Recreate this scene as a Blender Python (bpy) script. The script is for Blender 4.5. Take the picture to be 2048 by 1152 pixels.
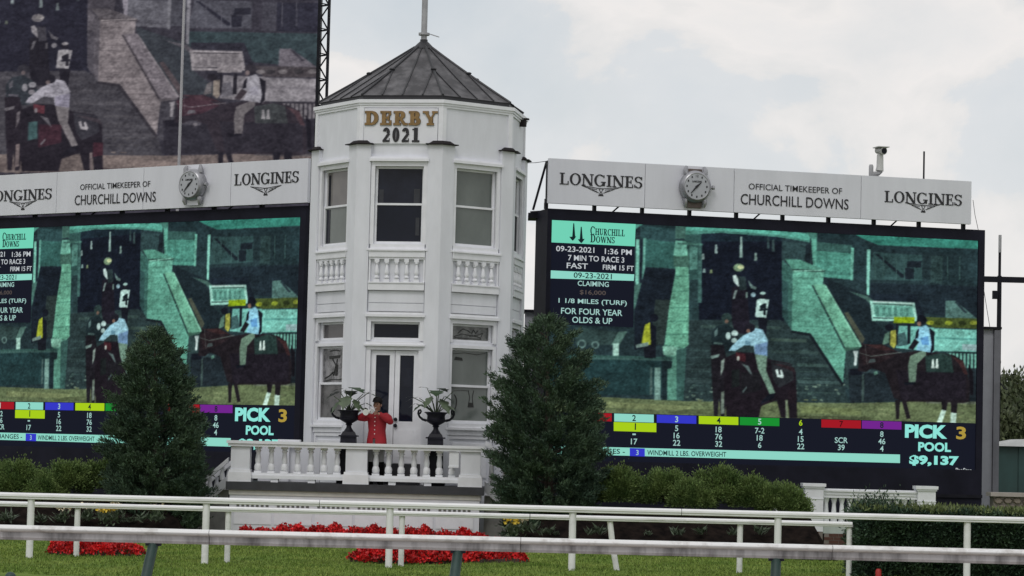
import bpy, math, random
import numpy as np
from mathutils import Matrix, Vector
random.seed(7); RNG = np.random.default_rng(7)
R_ = math.radians
for o in list(bpy.data.objects): bpy.data.objects.remove(o)
SC = bpy.context.scene
COL = SC.collection

# ------------------------------------------------------------------ camera
F_PX, CX, CY = 5170.0, 1024.0, 576.0
PITCH, ROLL = 0.0619, 0.0245
EYE = Vector((0, 0, 1.95))
FW = Vector((0, math.cos(PITCH), math.sin(PITCH)))
ZP = Vector((0, -math.sin(PITCH), math.cos(PITCH)))
XR = Vector((1, 0, 0))
RT = XR*math.cos(ROLL) + ZP*math.sin(ROLL)
UP = ZP*math.cos(ROLL) - XR*math.sin(ROLL)
cam = bpy.data.cameras.new('camera'); camo = bpy.data.objects.new('camera', cam); COL.objects.link(camo)
cam.sensor_width = 36; cam.lens = 36*F_PX/2048; cam.clip_end = 4000; cam.clip_start = .5
camo.matrix_world = Matrix(((RT.x, UP.x, -FW.x, EYE.x), (RT.y, UP.y, -FW.y, EYE.y), (RT.z, UP.z, -FW.z, EYE.z), (0, 0, 0, 1)))
SC.camera = camo
SC.view_settings.view_transform = 'Standard'; SC.view_settings.look = 'None'
SC.view_settings.gamma = 1; SC.view_settings.exposure = 0.0; SC.view_settings.use_curve_mapping = False

# ------------------------------------------------------------------ sky and sun
SUN_EL, SUN_AZ = R_(52), R_(200)      # azimuth measured clockwise from +Y
w = bpy.data.worlds.new('World'); SC.world = w; w.use_nodes = True
nt = w.node_tree; nt.nodes.clear(); N = nt.nodes.new; LK = nt.links.new
out = N('ShaderNodeOutputWorld'); bg = N('ShaderNodeBackground'); bg.inputs[1].default_value = 0.1
sky = N('ShaderNodeTexSky'); sky.sky_type = 'NISHITA'; sky.sun_disc = False
sky.sun_elevation = SUN_EL; sky.sun_rotation = SUN_AZ; sky.air_density = 1.2; sky.dust_density = 2.5
tc = N('ShaderNodeTexCoord')
mp = N('ShaderNodeMapping'); mp.inputs['Scale'].default_value = (1, 1, 1.35); mp.inputs['Location'].default_value = (.13, .0, .04)
LK(tc.outputs['Generated'], mp.inputs['Vector'])
def wnoise(scale, detail, rough, dist=0.0):
    n = N('ShaderNodeTexNoise'); n.inputs['Scale'].default_value = scale; n.inputs['Detail'].default_value = detail
    n.inputs['Roughness'].default_value = rough; n.inputs['Distortion'].default_value = dist
    LK(mp.outputs[0], n.inputs['Vector']); return n
n1 = wnoise(9.0, 8, .55, .3); n2 = wnoise(9.5, 10, .56, .25)
def ramp(src, stops):
    r = N('ShaderNodeValToRGB'); e = r.color_ramp.elements
    while len(e) < len(stops): e.new(.5)
    for el, (p, c) in zip(e, stops): el.position = p; el.color = (*c, 1)
    LK(src, r.inputs[0]); return r
cover = ramp(n1.outputs[0], [(.36, (.80,)*3), (.56, (.98,)*3)])
K = 10.0
cl = ramp(n2.outputs[0], [(.32, (.64*K, .685*K, .725*K)), (.49, (.705*K, .73*K, .755*K)), (.515, (.79*K, .778*K, .770*K)), (.57, (.865*K, .835*K, .818*K)), (.67, (.80*K, .792*K, .79*K))])
sx = N('ShaderNodeSeparateXYZ'); LK(tc.outputs['Generated'], sx.inputs[0])
hz = N('ShaderNodeMapRange'); hz.inputs['From Min'].default_value = .02; hz.inputs['From Max'].default_value = .20; hz.inputs['To Min'].default_value = .42; hz.inputs['To Max'].default_value = 0.0
LK(sx.outputs['Z'], hz.inputs[0])
hm = N('ShaderNodeMixRGB'); hm.inputs[2].default_value = (.885*K, .885*K, .89*K, 1)
mx = N('ShaderNodeMixRGB'); LK(cover.outputs[0], mx.inputs[0]); LK(sky.outputs[0], mx.inputs[1]); LK(cl.outputs[0], mx.inputs[2])
LK(hz.outputs[0], hm.inputs[0]); LK(mx.outputs[0], hm.inputs[1]); LK(hm.outputs[0], bg.inputs[0]); LK(bg.outputs[0], out.inputs[0])
sun = bpy.data.lights.new('sun', 'SUN'); sun.energy = 0.8; sun.angle = R_(20); sun.color = (1, .98, .95)
suno = bpy.data.objects.new('sun', sun); COL.objects.link(suno)
sd = Vector((math.sin(SUN_AZ)*math.cos(SUN_EL), math.cos(SUN_AZ)*math.cos(SUN_EL), math.sin(SUN_EL)))
suno.rotation_euler = sd.to_track_quat('Z', 'Y').to_euler()
EMIT = 1.0

# ------------------------------------------------------------------ survey helpers
def ray(px, py): return FW + RT*((px-CX)/F_PX) + UP*((CY-py)/F_PX)
def at(px, py, Y):
    """world point seen in direction (px,py) of the 2048x1152 photograph at the distance Y"""
    d = ray(px, py); return EYE + d*(Y/d.y)
class Plane:
    """a vertical board plane: origin O, unit direction along its face"""
    def __init__(s, O, ang): s.O = Vector(O); s.a = ang; s.t = Vector((math.cos(ang), math.sin(ang), 0)); s.n = Vector((math.sin(ang), -math.cos(ang), 0))
    def uz(s, px, py):
        d = ray(px, py); k = (s.O-EYE).dot(s.n)/d.dot(s.n); P = EYE + d*k
        return ((P-s.O).dot(s.t), P.z)

# ------------------------------------------------------------------ materials
MATS = {}
def lin(c): return tuple((x/255/12.92 if x/255 <= .04045 else ((x/255+.055)/1.055)**2.4) for x in c)
def mat(name, col, rough=.6, var=.12, scale=3.0, metal=0.0, spec=.5, bump=0.0, stretch=(1, 1, 1), coat=0.0, col2=None, island=0.0, lo=.35, hi=.65, bscale=None):
    if name in MATS: return MATS[name]
    m = bpy.data.materials.new(name); m.use_nodes = True; t = m.node_tree; b = t.nodes['Principled BSDF']
    b.inputs['Roughness'].default_value = rough; b.inputs['Metallic'].default_value = metal
    b.inputs['Specular IOR Level'].default_value = spec; b.inputs['Coat Weight'].default_value = coat
    co = t.nodes.new('ShaderNodeTexCoord'); ma = t.nodes.new('ShaderNodeMapping'); ma.inputs['Scale'].default_value = stretch
    t.links.new(co.outputs['Object'], ma.inputs[0])
    no = t.nodes.new('ShaderNodeTexNoise'); no.inputs['Scale'].default_value = scale; no.inputs['Detail'].default_value = 6; no.inputs['Roughness'].default_value = .62
    t.links.new(ma.outputs[0], no.inputs['Vector'])
    r = t.nodes.new('ShaderNodeValToRGB'); e = r.color_ramp.elements
    c2 = col2 if col2 else tuple(min(1, x*(1+var)) for x in col); c1 = col if col2 else tuple(x*(1-var) for x in col)
    e[0].position = lo; e[0].color = (*c1, 1); e[1].position = hi; e[1].color = (*c2, 1)
    t.links.new(no.outputs[0], r.inputs[0]); src = r.outputs[0]
    if island:
        g = t.nodes.new('ShaderNodeNewGeometry'); mr = t.nodes.new('ShaderNodeMapRange')
        mr.inputs['To Min'].default_value = 1-island; mr.inputs['To Max'].default_value = 1+island
        t.links.new(g.outputs['Random Per Island'], mr.inputs[0])
        mm = t.nodes.new('ShaderNodeVectorMath'); mm.operation = 'SCALE'
        t.links.new(src, mm.inputs[0]); t.links.new(mr.outputs[0], mm.inputs['Scale']); src = mm.outputs[0]
    t.links.new(src, b.inputs['Base Color'])
    if bump:
        bp = t.nodes.new('ShaderNodeBump'); bp.inputs['Strength'].default_value = bump; bp.inputs['Distance'].default_value = .02
        n3 = t.nodes.new('ShaderNodeTexNoise'); n3.inputs['Scale'].default_value = bscale or scale*6; n3.inputs['Detail'].default_value = 4
        t.links.new(ma.outputs[0], n3.inputs['Vector']); t.links.new(n3.outputs[0], bp.inputs['Height']); t.links.new(bp.outputs[0], b.inputs['Normal'])
    MATS[name] = m; return m
def emis(name, col):
    if name in MATS: return MATS[name]
    m = bpy.data.materials.new(name); m.use_nodes = True; b = m.node_tree.nodes['Principled BSDF']
    b.inputs['Base Color'].default_value = (.004, .004, .006, 1); b.inputs['Roughness'].default_value = .8; b.inputs['Specular IOR Level'].default_value = .04
    b.inputs['Emission Color'].default_value = (*col, 1); b.inputs['Emission Strength'].default_value = EMIT
    MATS[name] = m; return m
def emis_attr(name, base):
    m = bpy.data.materials.new(name); m.use_nodes = True; b = m.node_tree.nodes['Principled BSDF']
    b.inputs['Base Color'].default_value = (*base, 1); b.inputs['Roughness'].default_value = .8; b.inputs['Specular IOR Level'].default_value = .04
    a = m.node_tree.nodes.new('ShaderNodeAttribute'); a.attribute_name = 'picture'
    m.node_tree.links.new(a.outputs['Color'], b.inputs['Emission Color']); b.inputs['Emission Strength'].default_value = EMIT
    return m
WHITE = mat('white_paint', (.70, .71, .755), .6, .06, 1.5, stretch=(1.6, 1.6, .5), bump=.04)
WHITE2 = mat('white_trim_paint', (.76, .765, .80), .5, .05, 4)
BANNER = mat('banner_sheet', (.66, .665, .715), .45, .04, 1.2, stretch=(2, 2, .4))
RAILW = mat('rail_white_vinyl', (.66, .66, .65), .45, .07, 2.6, stretch=(.6, 1, 1.5), col2=(.80, .80, .80), lo=.30, hi=.50)
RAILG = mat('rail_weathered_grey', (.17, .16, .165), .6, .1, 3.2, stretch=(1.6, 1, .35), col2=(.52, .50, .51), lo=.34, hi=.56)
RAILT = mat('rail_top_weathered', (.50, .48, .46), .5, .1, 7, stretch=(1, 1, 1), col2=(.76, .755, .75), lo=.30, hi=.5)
GREENP = mat('green_post_paint', (.018, .045, .038), .55, .2, 5)
ROOF = mat('weathered_metal_roof', (.058, .056, .060), .6, .1, 3.0, metal=.0, spec=.3, stretch=(1, 1, .6), col2=(.165, .16, .168), lo=.42, hi=.74, bump=.1)
ROOFD = mat('dark_roof_seam', (.03, .03, .034), .5, .2, 4, metal=.2)
BLACKM = mat('black_painted_steel', (.010, .010, .015), .6, .3, 2, spec=.15)
FRAMEM = mat('dark_display_frame', (.012, .012, .021), .65, .25, 1.5, spec=.12)
CAPM = mat('dark_copper_cap', (.022, .019, .020), .7, .2, 5, spec=.12)
IRON = mat('black_cast_iron', (.009, .009, .015), .5, .25, 8, spec=.2)
DARKG = mat('dark_glass', (.008, .010, .019), .06, .2, 1.2, spec=.22)
DARKG2 = mat('dark_glass_dull', (.014, .016, .026), .2, .3, 2.0, spec=.22)
BLIND_REFL_G = mat('green_blind_glass_reflections', (.105, .122, .113), .07, .2, .9, spec=.5, stretch=(1, 1, .6), col2=(.155, .175, .165))  # grey-green blind behind glass; the paler noise paints in varied reflections
SKYREFL_B = mat('glass_beige_sky_reflection', (.12, .112, .115), .07, .2, .8, spec=.5, col2=(.19, .175, .165))  # beige sky reflection put into the base colour of the pane
SLATE = mat('dark_slate_slab', (.035, .036, .042), .6, .25, 3)
GREYM = mat('grey_steel', (.36, .365, .41), .6, .1, 1.5, spec=.2)
GREYL = mat('light_grey_steel', (.33, .33, .34), .45, .15, 5, metal=.2)
GOLD = mat('gold_leaf', (.24, .15, .06), .45, .2, 9, metal=.5)
INK = mat('black_ink', (.012, .011, .014), .5, .1, 5)
INKB = mat('brown_black_paint', (.035, .02, .012), .5, .2, 8)
SILVER = mat('silver_metal', (.85, .85, .84), .45, .03, 5, metal=.45)
STEELW = mat('watch_steel', (.34, .34, .36), .35, .15, 5, metal=.6)
DIAL = mat('watch_dial_white', (.40, .41, .44), .4, .04, 5)
STRAP = mat('watch_strap', (.10, .075, .065), .6, .2, 5)
RED = mat('red_wool', (.28, .006, .014), .75, .15, 6)
SKIN = mat('skin', (.30, .16, .11), .5, .1, 10)
HAIR = mat('dark_hair', (.009, .008, .009), .7, .2, 20, spec=.15)
BREECH = mat('pale_breeches', (.42, .41, .42), .7, .05, 5)
BRICK = mat('red_brick', (.10, .042, .032), .85, .25, 6, bump=.3)
MORTAR = mat('mortar', (.19, .165, .15), .9, .15, 8)
STONE = mat('rubble_stone', (.20, .165, .14), .85, .3, 3, bump=.4)
STONEC = mat('stone_coping', (.36, .32, .30), .8, .12, 4)
STONEG = mat('grey_stone', (.33, .32, .31), .8, .2, 4, bump=.2)
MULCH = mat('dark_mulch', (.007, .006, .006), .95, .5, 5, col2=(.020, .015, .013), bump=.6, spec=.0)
SOIL = mat('garden_soil', (.035, .022, .016), .95, .4, 6, bump=.5)
DIRT = mat('dirt_track', (.20, .145, .10), .95, .15, 1.5, bump=.4)
CONC = mat('concrete_apron', (.33, .32, .30), .85, .1, 1.0)
SHEDG = mat('dark_green_sheet', (.018, .05, .048), .55, .2, 1.5)
BARK = mat('bark', (.06, .045, .035), .9, .3, 8, bump=.5)
SPRUCE = mat('spruce_needles', (.034, .064, .042), .65, .3, 1.2, col2=(.070, .112, .062), island=.5, spec=.25)
SPRUCE_N = mat('spruce_new_growth', (.085, .125, .072), .65, .3, 1.2, island=.4, spec=.2)
JUNI = mat('juniper_foliage', (.066, .118, .034), .65, .3, 3.0, col2=(.17, .235, .072), island=.4, spec=.25)
YEW = mat('yew_foliage', (.028, .056, .036), .6, .3, 1.5, col2=(.056, .096, .048), island=.5, spec=.3)
YEWT = mat('yew_new_growth', (.13, .165, .06), .6, .3, 1.5, island=.35, spec=.25)
BROADL = mat('broad_leaf', (.016, .038, .017), .5, .3, 5, col2=(.032, .058, .024), island=.4, spec=.25)
PALEL = mat('pale_leaf', (.075, .105, .058), .5, .3, 5, island=.3)
FARL = mat('far_foliage', (.035, .055, .022), .7, .3, .6, col2=(.09, .105, .045), island=.4)
PETALR = mat('red_petals', (.56, .010, .012), .6, .3, 4, island=.5)
PETALY = mat('yellow_petals', (.70, .50, .06), .6, .2, 6, island=.25)
PETALC = mat('cream_petals', (.68, .60, .42), .6, .2, 6, island=.25)
BEDLEAF = mat('bedding_leaf', (.03, .055, .018), .6, .3, 5, island=.4)
LAWN = mat('lawn_turf', (.080, .140, .024), .95, .2, .8, spec=.1, col2=(.18, .24, .048), stretch=(.5, 1.4, 1), bump=.5, bscale=24)
BLADE = mat('grass_blade', (.094, .166, .026), .7, .25, .9, col2=(.21, .265, .060), island=.45, spec=.2)
FIELD = mat('field_grass', (.06, .09, .025), .95, .25, .2)

# ------------------------------------------------------------------ mesh builder
class MB:
    def __init__(s): s.v = []; s.f = []; s.M = Matrix()
    def add(s, vs, fs):
        n = len(s.v); s.v += [tuple(s.M @ Vector(v)) for v in vs]; s.f += [tuple(i+n for i in f) for f in fs]; return s
    def box(s, x0, x1, y0, y1, z0, z1):
        return s.add([(x0, y0, z0), (x1, y0, z0), (x1, y1, z0), (x0, y1, z0), (x0, y0, z1), (x1, y0, z1), (x1, y1, z1), (x0, y1, z1)],
                     [(0, 3, 2, 1), (4, 5, 6, 7), (0, 1, 5, 4), (1, 2, 6, 5), (2, 3, 7, 6), (3, 0, 4, 7)])
    def frustum(s, cx, cy, z0, z1, a0, a1):
        return s.add([(cx-a0, cy-a0, z0), (cx+a0, cy-a0, z0), (cx+a0, cy+a0, z0), (cx-a0, cy+a0, z0), (cx-a1, cy-a1, z1), (cx+a1, cy-a1, z1), (cx+a1, cy+a1, z1), (cx-a1, cy+a1, z1)],
                     [(0, 3, 2, 1), (4, 5, 6, 7), (0, 1, 5, 4), (1, 2, 6, 5), (2, 3, 7, 6), (3, 0, 4, 7)])
    def prism(s, poly, z0, z1, poly2=None):
        p2 = poly2 or poly; n = len(poly)
        return s.add([(x, y, z0) for x, y in poly]+[(x, y, z1) for x, y in p2],
                     [tuple(range(n))[::-1], tuple(range(n, 2*n))]+[(i, (i+1) % n, n+(i+1) % n, n+i) for i in range(n)])
    def plate(s, poly, y0, y1):          # polygon in (x,z), thick from y0 (front) to y1
        n = len(poly)
        return s.add([(x, y0, z) for x, z in poly]+[(x, y1, z) for x, z in poly],
                     [tuple(range(n)), tuple(range(n, 2*n))[::-1]]+[(i, n+i, n+(i+1) % n, (i+1) % n) for i in range(n)])
    def lathe(s, prof, c=(0, 0, 0), n=16, cap=True):
        vs = []; fs = []
        for r, z in prof:
            for k in range(n): a = 2*math.pi*k/n; vs.append((c[0]+r*math.cos(a), c[1]+r*math.sin(a), c[2]+z))
        for j in range(len(prof)-1):
            for k in range(n): fs.append((j*n+k, j*n+(k+1) % n, (j+1)*n+(k+1) % n, (j+1)*n+k))
        if cap: fs.append(tuple(range(n))[::-1]); fs.append(tuple((len(prof)-1)*n+k for k in range(n)))
        return s.add(vs, fs)
    def tube(s, pts, rad, n=8):
        pts = [Vector(p) for p in pts]; rad = rad if isinstance(rad, (list, tuple)) else [rad]*len(pts)
        vs = []; fs = []; ref = None
        for i, p in enumerate(pts):
            d = (pts[min(i+1, len(pts)-1)]-pts[max(i-1, 0)]).normalized()
            if ref is None: ref = Vector((0, 0, 1)) if abs(d.z) < .9 else Vector((1, 0, 0))
            a = d.cross(ref).normalized(); b = a.cross(d).normalized(); ref = b
            for k in range(n): t = 2*math.pi*(k+.5)/n; vs.append(p+(a*math.cos(t)+b*math.sin(t))*rad[i])
        for j in range(len(pts)-1):
            for k in range(n): fs.append((j*n+k, j*n+(k+1) % n, (j+1)*n+(k+1) % n, (j+1)*n+k))
        fs.append(tuple(range(n))[::-1]); fs.append(tuple((len(pts)-1)*n+k for k in range(n)))
        return s.add(vs, fs)
    def ball(s, c, r, n=10, m=7):
        r = (r, r, r) if not isinstance(r, tuple) else r; vs = [(c[0], c[1], c[2]-r[2])]; fs = []
        for j in range(1, m):
            t = -math.pi/2+math.pi*j/m
            for k in range(n): a = 2*math.pi*k/n; vs.append((c[0]+r[0]*math.cos(t)*math.cos(a), c[1]+r[1]*math.cos(t)*math.sin(a), c[2]+r[2]*math.sin(t)))
        vs.append((c[0], c[1], c[2]+r[2])); L = len(vs)-1
        for k in range(n):
            fs.append((0, 1+(k+1) % n, 1+k)); fs.append((L, L-n+k, L-n+(k+1) % n))
            for j in range(m-2): fs.append((1+j*n+k, 1+j*n+(k+1) % n, 1+(j+1)*n+(k+1) % n, 1+(j+1)*n+k))
        return s.add(vs, fs)
    def mesh(s, name, m, smooth=False):
        me = bpy.data.meshes.new(name); me.from_pydata(s.v, [], s.f); me.materials.append(m)
        if smooth:
            me.polygons.foreach_set('use_smooth', [True]*len(me.polygons)); me.set_sharp_from_angle(angle=R_(38))
        me.update(); return me
    def build(s, name, m, parent=None, smooth=False): return link(name, s.mesh(name, m, smooth), parent)
def link(name, me, parent=None):
    o = bpy.data.objects.new(name, me); COL.objects.link(o)
    if parent: o.parent = parent
    return o
def tag(o, label=None, cat=None, group=None, kind=None):
    if label: o['label'] = label
    if cat: o['category'] = cat
    if group: o['group'] = group
    if kind: o['kind'] = kind
    return o
def thing(name, label, cat, loc=(0, 0, 0), rz=0.0, group=None):
    o = bpy.data.objects.new(name, None); COL.objects.link(o); o.location = loc; o.rotation_euler = (0, 0, rz)
    o.empty_display_size = .2
    return tag(o, label, cat, group)
def dup(root, loc, rz=0.0, label=None, scale=None):
    r = root.copy(); COL.objects.link(r); r.location = loc; r.rotation_euler = (0, 0, rz)
    if label: r['label'] = label
    if scale: r.scale = scale
    for ch in list(root.children):
        c = ch.copy(); COL.objects.link(c); c.parent = r
        for g in list(ch.children):
            d = g.copy(); COL.objects.link(d); d.parent = c
    return r
def leaf_mesh(name, C, D, L, W, m, parent=None, fold=.25):
    """many small diamond leaves: centres C, directions D"""
    n = len(C); C = np.asarray(C, float); D = np.asarray(D, float); D /= np.linalg.norm(D, axis=1, keepdims=True)+1e-9
    P = np.cross(D, RNG.normal(size=(n, 3))); P /= np.linalg.norm(P, axis=1, keepdims=True)+1e-9
    L = np.broadcast_to(np.asarray(L, float).reshape(-1, 1), (n, 1)); W = np.broadcast_to(np.asarray(W, float).reshape(-1, 1), (n, 1))
    V = np.empty((n, 4, 3)); V[:, 0] = C; V[:, 1] = C+D*L*.45+P*W*.5; V[:, 2] = C+D*L; V[:, 3] = C+D*L*.45-P*W*.5
    me = bpy.data.meshes.new(name); me.vertices.add(4*n); me.vertices.foreach_set('co', V.ravel())
    me.loops.add(4*n); me.loops.foreach_set('vertex_index', np.arange(4*n, dtype=np.int32))
    me.polygons.add(n); me.polygons.foreach_set('loop_start', np.arange(0, 4*n, 4, dtype=np.int32))
    me.update(calc_edges=True); me.validate(); me.materials.append(m)
    return link(name, me, parent)

# ------------------------------------------------------------------ lettering
def glyph(ch, T=.17, t=.07):
    """serif letter as strokes in a cell one unit high: (list of polygons, width)"""
    P = []
    def rect(x0, y0, x1, y1): P.append([(x0, y0), (x1, y0), (x1, y1), (x0, y1)])
    def line(x0, y0, x1, y1, wd): P.append([(x0-wd/2, y0), (x0+wd/2, y0), (x1+wd/2, y1), (x1-wd/2, y1)] if y1 > y0 else [(x1-wd/2, y1), (x1+wd/2, y1), (x0+wd/2, y0), (x0-wd/2, y0)])
    def arc(cx, cy, rx, ry, a0, a1, wx=None, wy=None, n=14):
        wx = T if wx is None else wx; wy = t if wy is None else wy
        A = [R_(a0+(a1-a0)*k/n) for k in range(n+1)]
        for k in range(n):
            a, b = A[k], A[k+1]
            q = [(cx+rx*math.cos(a), cy+ry*math.sin(a)), (cx+rx*math.cos(b), cy+ry*math.sin(b)), (cx+(rx-wx)*math.cos(b), cy+(ry-wy)*math.sin(b)), (cx+(rx-wx)*math.cos(a), cy+(ry-wy)*math.sin(a))]
            P.append(q if a1 > a0 else q[::-1])
    s = .11; st = s+T
    def stem(x, wd=None, lo=True, hi=True):
        wd = T if wd is None else wd; rect(x, 0, x+wd, 1)
        if lo: rect(x-s, 0, x+wd+s, t)
        if hi: rect(x-s, 1-t, x+wd+s, 1)
    if ch == 'L': stem(s); rect(st, 0, .74, t); rect(.74-t, t, .74, .30); return P, .78
    if ch == 'I': stem(s); return P, st+s+.02
    if ch == 'O': arc(.46, .5, .46, .52, 0, 360, n=28); return P, .94
    if ch == '0': arc(.30, .5, .30, .51, 0, 360, n=24); return P, .62
    if ch == 'N': stem(s, t*1.2, True, False); stem(.78, t*1.2, False, True); line(s+.02, 1, .80, 0, T*1.25); rect(0, 1-t, s+.1, 1); return P, .98
    if ch == 'G': arc(.46, .5, .46, .52, 48, 338, n=22); rect(.70, .04, .70+T, .40); rect(.56, .40-t, .96, .40); rect(.76, .72, .76+t, .96); return P, .98
    if ch == 'C': arc(.46, .5, .46, .52, 48, 315, n=22); rect(.74, .70, .74+t, .96); return P, .84
    if ch == 'E': stem(s); rect(st, 1-t, .66, 1); rect(st, .47, .48, .47+t); rect(st, 0, .70, t); rect(.66-t, .74, .66, 1-t); rect(.48, .36, .48+t, .66); rect(.70-t, t, .70, .30); return P, .75
    if ch == 'S': arc(.32, .745, .31, .265, 25, 270, T*.8, t, 16); arc(.33, .275, .33, .285, 90, -155, T*.9, t, 16); rect(.56, .72, .56+t, .98); rect(.0, .04, t, .30); return P, .69
    if ch == 'D': stem(s); rect(st, 1-t, .40, 1); rect(st, 0, .40, t); arc(.40, .5, .46, .50, -90, 90, T, t, 16); return P, .90
    if ch == 'R': stem(s); rect(st, 1-t, .42, 1); rect(st, .46, .42, .46+t); arc(.42, .73, .30, .27, -90, 90, T, t, 12); line(.44, .46, .74, 0, T*1.15); rect(.66, 0, .90, t); return P, .88
    if ch == 'B': stem(s); rect(st, 1-t, .40, 1); rect(st, .48, .42, .48+t); rect(st, 0, .42, t); arc(.40, .755, .27, .245, -90, 90, T, t, 12); arc(.42, .265, .33, .285, -90, 90, T, t, 12); return P, .80
    if ch == 'Y': line(.16, 1, .46, .42, T*1.1); line(.78, 1, .52, .42, t*1.4); rect(.40, 0, .40+T, .46); rect(.28, 0, .70, t); rect(.0, 1-t, .34, 1); rect(.62, 1-t, .94, 1); return P, .94
    if ch == 'H': stem(s); stem(.68, T); rect(st, .47, .68, .47+t); return P, .98
    if ch == 'U': rect(s, .3, st, 1); rect(0, 1-t, st+s, 1); arc(.44, .32, .33, .33, 180, 360, T, t, 12); rect(.77-t, .3, .77, 1); rect(.62, 1-t, .90, 1); return P, .92
    if ch == 'W': line(.14, 1, .38, 0, T); line(.62, 1, .38, 0, t); line(.62, 1, .90, 0, T); line(1.14, 1, .90, 0, t); rect(0, 1-t, .30, 1); rect(1.02, 1-t, 1.26, 1); return P, 1.26
    if ch == '2': arc(.30, .70, .30, .30, 170, -35, T, t*1.2, 14); line(.50, .56, .10, .08, T); rect(.0, 0, .60, .14); rect(.54, .1, .60, .26); return P, .63
    if ch == '1': rect(.20, 0, .20+T*1.2, 1); rect(.04, 0, .20+T*1.2+.16, t); rect(.06, .84, .22, .92); return P, .56
    return P, .45
def letters(name, m, parent, text, *a, **k):
    gl = []; serif(MB(), text, *a, collect=gl, **k)
    for b_ in gl: b_.build(name, m, parent)
def serif(mb, text, x0, x1, z0, h, yf, thick, T=.17, t=.07, gap=.06, slope=0.0, small=None, grow=0.0, collect=None):
    """letters on the face y=yf (towards -y), stretched to fill x0..x1"""
    gl = []; xc = 0
    for i, ch in enumerate(text):
        p, wd = glyph(ch, T, t); k = 1 if (small is None or i == 0 or text[i-1] == ' ') else small
        gl.append((p, xc, k)); xc += wd*k+gap
    tot = xc-gap; sx = (x1-x0)/tot; n = 0
    for p, xo, k in gl:
        if collect is not None: nm = MB(); nm.M = mb.M; mb = nm; collect.append(mb)
        for poly in p:
            q = [(x0+(xo+x*k)*sx, z0+y*k*h+slope*(xo+x*k)*sx) for x, y in poly]
            if grow:
                cx = sum(a for a, _ in q)/len(q); cz = sum(b for _, b in q)/len(q)
                q = [(a+math.copysign(grow, a-cx), b+math.copysign(grow, b-cz)) for a, b in q]
            mb.plate(q, yf-thick-.0006*(n % 7), yf); n += 1
    return mb
_txt = {}
def sans(mb, text, xc, zc, wd, h, yf, bold=0.0, align='c', thick=.004):
    key = (text, bold)
    if key not in _txt:
        cu = bpy.data.curves.new('lettering', 'FONT'); cu.body = text; cu.offset = bold; cu.resolution_u = 3
        ob = bpy.data.objects.new('lettering', cu); COL.objects.link(ob)
        dg = bpy.context.evaluated_depsgraph_get(); me = bpy.data.meshes.new_from_object(ob.evaluated_get(dg))
        vs = [(v.co.x, v.co.y) for v in me.vertices]; fs = [tuple(p.vertices) for p in me.polygons]
        bpy.data.objects.remove(ob); bpy.data.curves.remove(cu); bpy.data.meshes.remove(me)
        xs = [a for a, _ in vs]; ys = [b for _, b in vs]
        _txt[key] = ([((a-min(xs))/(max(xs)-min(xs)), (b-min(ys))/max(1e-6, max(ys)-min(ys))) for a, b in vs], fs, (max(xs)-min(xs))/max(1e-6, (max(ys)-min(ys))))
    vs, fs, asp = _txt[key]
    if wd is None: wd = asp*h
    x0 = xc-wd/2 if align == 'c' else xc
    mb.add([(x0+a*wd, yf-thick, zc-h/2+b*h) for a, b in vs], fs); return mb

# ------------------------------------------------------------------ the ground
G = -.08
def sheet(name, x0, x1, y0, y1, z, m, nx=1, ny=1, f=None):
    xs = np.linspace(x0, x1, nx+1); ys = np.linspace(y0, y1, ny+1)
    b = MB(); b.add([(x, y, z+(f(x, y) if f else 0)) for y in ys for x in xs], [(j*(nx+1)+i, j*(nx+1)+i+1, (j+1)*(nx+1)+i+1, (j+1)*(nx+1)+i) for j in range(ny) for i in range(nx)])
    return tag(b.build(name, m, None, True), kind='structure')
sheet('ground', -1500, 1500, -60, 3000, G-.03, FIELD)
sheet('apron', -60, 60, -40, 24.5, G-.02, CONC)
sheet('dirt_track', -80, 80, 24.5, 35.5, G-.012, DIRT)
def swell(x, y): return .02*math.sin(x*.7+1)*math.sin(y*.9)+.015*math.sin(x*1.9+y*.6)
sheet('lawn', -60, 60, 35.5, 60, G+.01, LAWN, 160, 60, swell)
# short grass blades on the strip of turf in view
def grass():
    n = 90000; y = RNG.uniform(38.2, 52.3, n); x = RNG.uniform(-.215, .215, n)*y
    C = np.stack([x, y, np.full(n, G+.0)+[swell(a, b) for a, b in zip(x, y)]], 1)
    D = RNG.normal(size=(n, 3))*[.55, .55, .1]+[0, 0, 1]
    o = leaf_mesh('grass', C, D, RNG.uniform(.03, .075, n), RNG.uniform(.010, .02, n), BLADE); tag(o, kind='stuff')
grass()
# dark mulch banks rising behind the rails on either side of the balcony
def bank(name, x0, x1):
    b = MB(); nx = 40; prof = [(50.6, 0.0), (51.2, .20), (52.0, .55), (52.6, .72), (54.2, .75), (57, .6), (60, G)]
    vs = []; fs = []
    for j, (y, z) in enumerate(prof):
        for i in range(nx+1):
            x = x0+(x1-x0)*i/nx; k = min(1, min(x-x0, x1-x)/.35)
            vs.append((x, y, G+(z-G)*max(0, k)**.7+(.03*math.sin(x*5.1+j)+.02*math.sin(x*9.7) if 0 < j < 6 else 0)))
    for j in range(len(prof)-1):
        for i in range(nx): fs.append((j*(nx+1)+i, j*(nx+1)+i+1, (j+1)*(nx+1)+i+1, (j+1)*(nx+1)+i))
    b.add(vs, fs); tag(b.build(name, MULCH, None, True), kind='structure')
bank('mulch_bed', -16.5, -6.35); bank('mulch_bed', .1, 6.5)

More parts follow.
